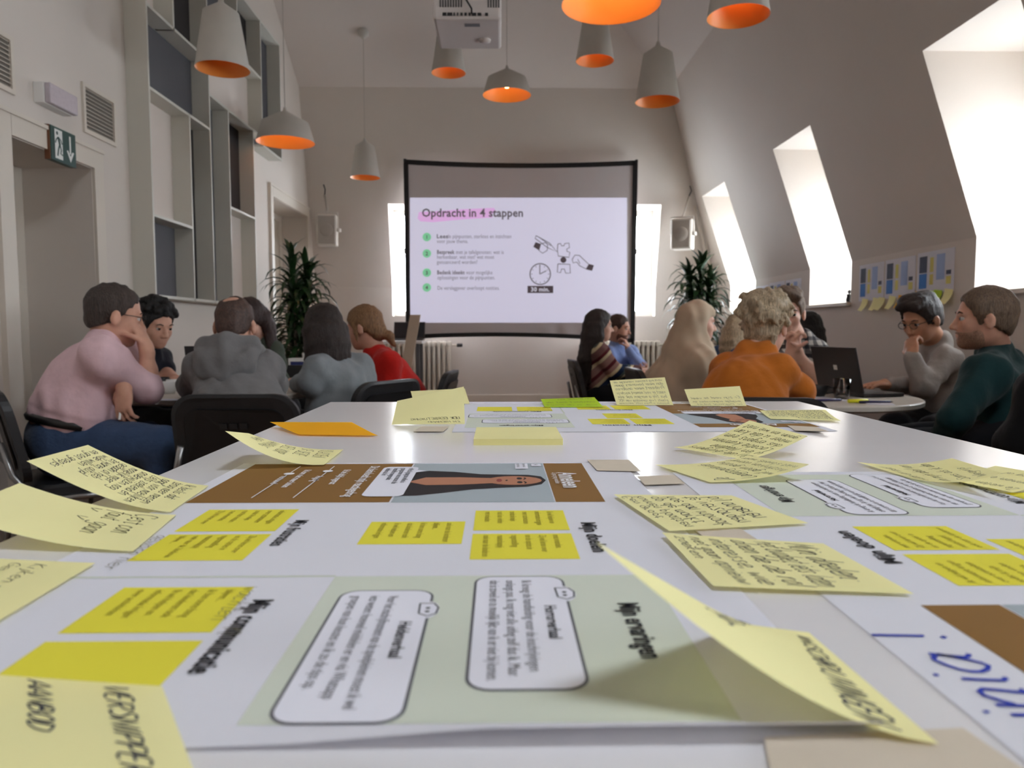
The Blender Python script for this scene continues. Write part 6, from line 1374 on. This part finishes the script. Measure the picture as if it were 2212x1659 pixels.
# ---- presenter's desk with laptop, leaning board
dk = thing('small_desk', 'small pale desk with a laptop in front of the screen', 'desk', (-1.12, 8.2, FL)); dz = Q(880, 736, 8.2)[2]
MB().box((-1.5, 8.0, dz-0.03), (-0.83, 8.45, dz), bev=0.004).build('desk_top', M['white'], dk)
for x in (-1.45, -0.88):
    for y in (8.05, 8.4): MB().box((x-0.018, y-0.018, FL), (x+0.018, y+0.018, dz-0.03)).build('leg', M['greym'], dk)
laptop(884, 735, 180, 'dark laptop standing open on the small desk', 110, 0.36, 'lapk', z=dz)
a = Q(897, 680, 7.2); c = Q(868, 850, 7.0)
bd = thing('easel_board', 'narrow beige board leaning by the small desk', 'board', (c[0], c[1], FL)); c2 = a+(c-a)*((a[2]-FL)/(a[2]-c[2])); dv = nrm(c2-a); sd = V3(0.05, 0, 0)
V = [a-sd, a+sd, c2+sd, c2-sd]; V = V+[v+V3(0, 0.03, 0) for v in V]
mk('panel', V, [[0, 3, 2, 1], [4, 5, 6, 7], [0, 1, 5, 4], [1, 2, 6, 5], [2, 3, 7, 6], [3, 0, 4, 7]], mat('beige_board', (184, 166, 146), 0.6, 0.03, 6), bd)
MB().box((c2[0]-0.12, c2[1]-0.1, FL), (c2[0]+0.12, c2[1]+0.14, FL+0.02)).build('foot', M['greym'], bd)
# ================================================================ POSTERS ON THE KNEE WALL
WP = dict(w=ink('wall_print_white', (214, 210, 216)), b=ink('wall_print_blue', (60, 120, 196)), d=ink('wall_print_dark', (72, 76, 96)), l=ink('wall_print_pale_blue', (160, 180, 220)), y=ink('wall_print_yellow', (214, 204, 110)))
def wall_poster(x0, x1, yt, yb, label, notes=()):
    a = onx(x0, yt, XR); c = onx(x1, yb, XR); Y0, Y1 = a[1], c[1]; z1 = min(a[2], ZK-0.01); z0 = onx((x0+x1)/2, yb, XR)[2]
    t = thing('wall_poster', label, 'poster', (XR-0.002, (Y0+Y1)/2, z0), 'posters on the right knee wall')
    def pt(k): return lambda u, v: (XR-0.003-0.0006*k, Y0+(Y1-Y0)*u, z0+(z1-z0)*v)
    MB().box((XR-0.003, Y1, z0), (XR-0.0005, Y0, z1)).build('sheet', M['paper'], t)
    for m, r in (('d', (0.06, 0.5, 0.28, 0.9)), ('b', (0.06, 0.12, 0.28, 0.48)), ('y', (0.36, 0.5, 0.46, 0.85)), ('y', (0.36, 0.2, 0.46, 0.45)), ('l', (0.54, 0.3, 0.76, 0.9)), ('d', (0.8, 0.4, 0.93, 0.5)), ('y', (0.8, 0.18, 0.93, 0.36))):
        f = Flat(); f.rect(*r); f.build('print_block', WP[m], t, pt(1))
    for k, (nx, nm, lb) in enumerate(notes):
        Yc = Y0+(Y1-Y0)*nx; s = 0.045; z = z0+0.02
        V = []
        for j in range(5):
            q = j/4; V += [(XR-0.006-0.035*q*q, Yc+s, z-2*s*q), (XR-0.006-0.05*q*q, Yc-s, z-2*s*q-0.01)]
        mk('sticky_note', V, [[2*j, 2*j+1, 2*j+3, 2*j+2] for j in range(4)], PY[nm], smooth=True, label=lb, cat='sticky note', group='sticky notes under the wall posters')
wall_poster(1858, 1908, 574, 649, 'wall poster with blue column next to the middle dormer', ((0.3, 'y', 'curling yellow sticky note at the left foot of the poster beside the middle dormer'), (0.75, 'y', 'curling yellow sticky note at the middle foot of the same poster beside the dormer'), (0.97, 'y', 'curling yellow sticky note between the first two wall posters')))
wall_poster(1914, 1976, 563, 643, 'wall poster in the middle of its row of three, orange note below', ((0.3, 'y', 'curling yellow sticky note left of the orange one under the middle wall poster'), (0.62, 'o', 'orange sticky note under the middle wall poster'), (0.9, 'y', 'curling yellow sticky note right of the orange one under the middle wall poster')))
wall_poster(1984, 2060, 548, 632, 'wall poster nearest the wide dormer, lime notes below', ((0.1, 'o', 'orange sticky note beside the lime ones on the wall'), (0.42, 'g', 'lime sticky note on the wall beside the orange one'), (0.62, 'g', 'lime sticky note on the wall beside the last yellow one'), (0.9, 'y', 'curling yellow sticky note at the lime notes, nearest the wide dormer')))
wall_poster(1633, 1660, 620, 672, 'small looking wall poster next to the far dormer')
wall_poster(1663, 1694, 612, 668, 'wall poster second from the far dormer, behind the plaid shirt', ((0.8, 'y', 'curling yellow sticky note under the wall poster behind the plaid shirt'),))
wall_poster(1698, 1730, 606, 664, 'wall poster beside the middle dormer, above the plaid shirt', ((0.97, 'y', 'curling yellow sticky note beside the middle dormer, above the plaid shirt'),))
kp = thing('figurine', 'small dark pot standing on the middle dormer sill', 'ornament', (XR+0.02, 5.92, ZS2)); MB().lathe([(0.001, 0.004), (0.022, 0.004), (0.026, 0.03), (0.018, 0.055), (0.024, 0.07), (0.001, 0.075)], (XR+0.02, 5.92, ZS2), 16).build('pot', M['black'], kp, smooth=True); MB().lathe([(0.001, 0.11), (0.012, 0.1), (0.016, 0.085), (0.001, 0.07)], (XR+0.02, 5.92, ZS2), 12).build('lid', M['black'], kp, smooth=True)
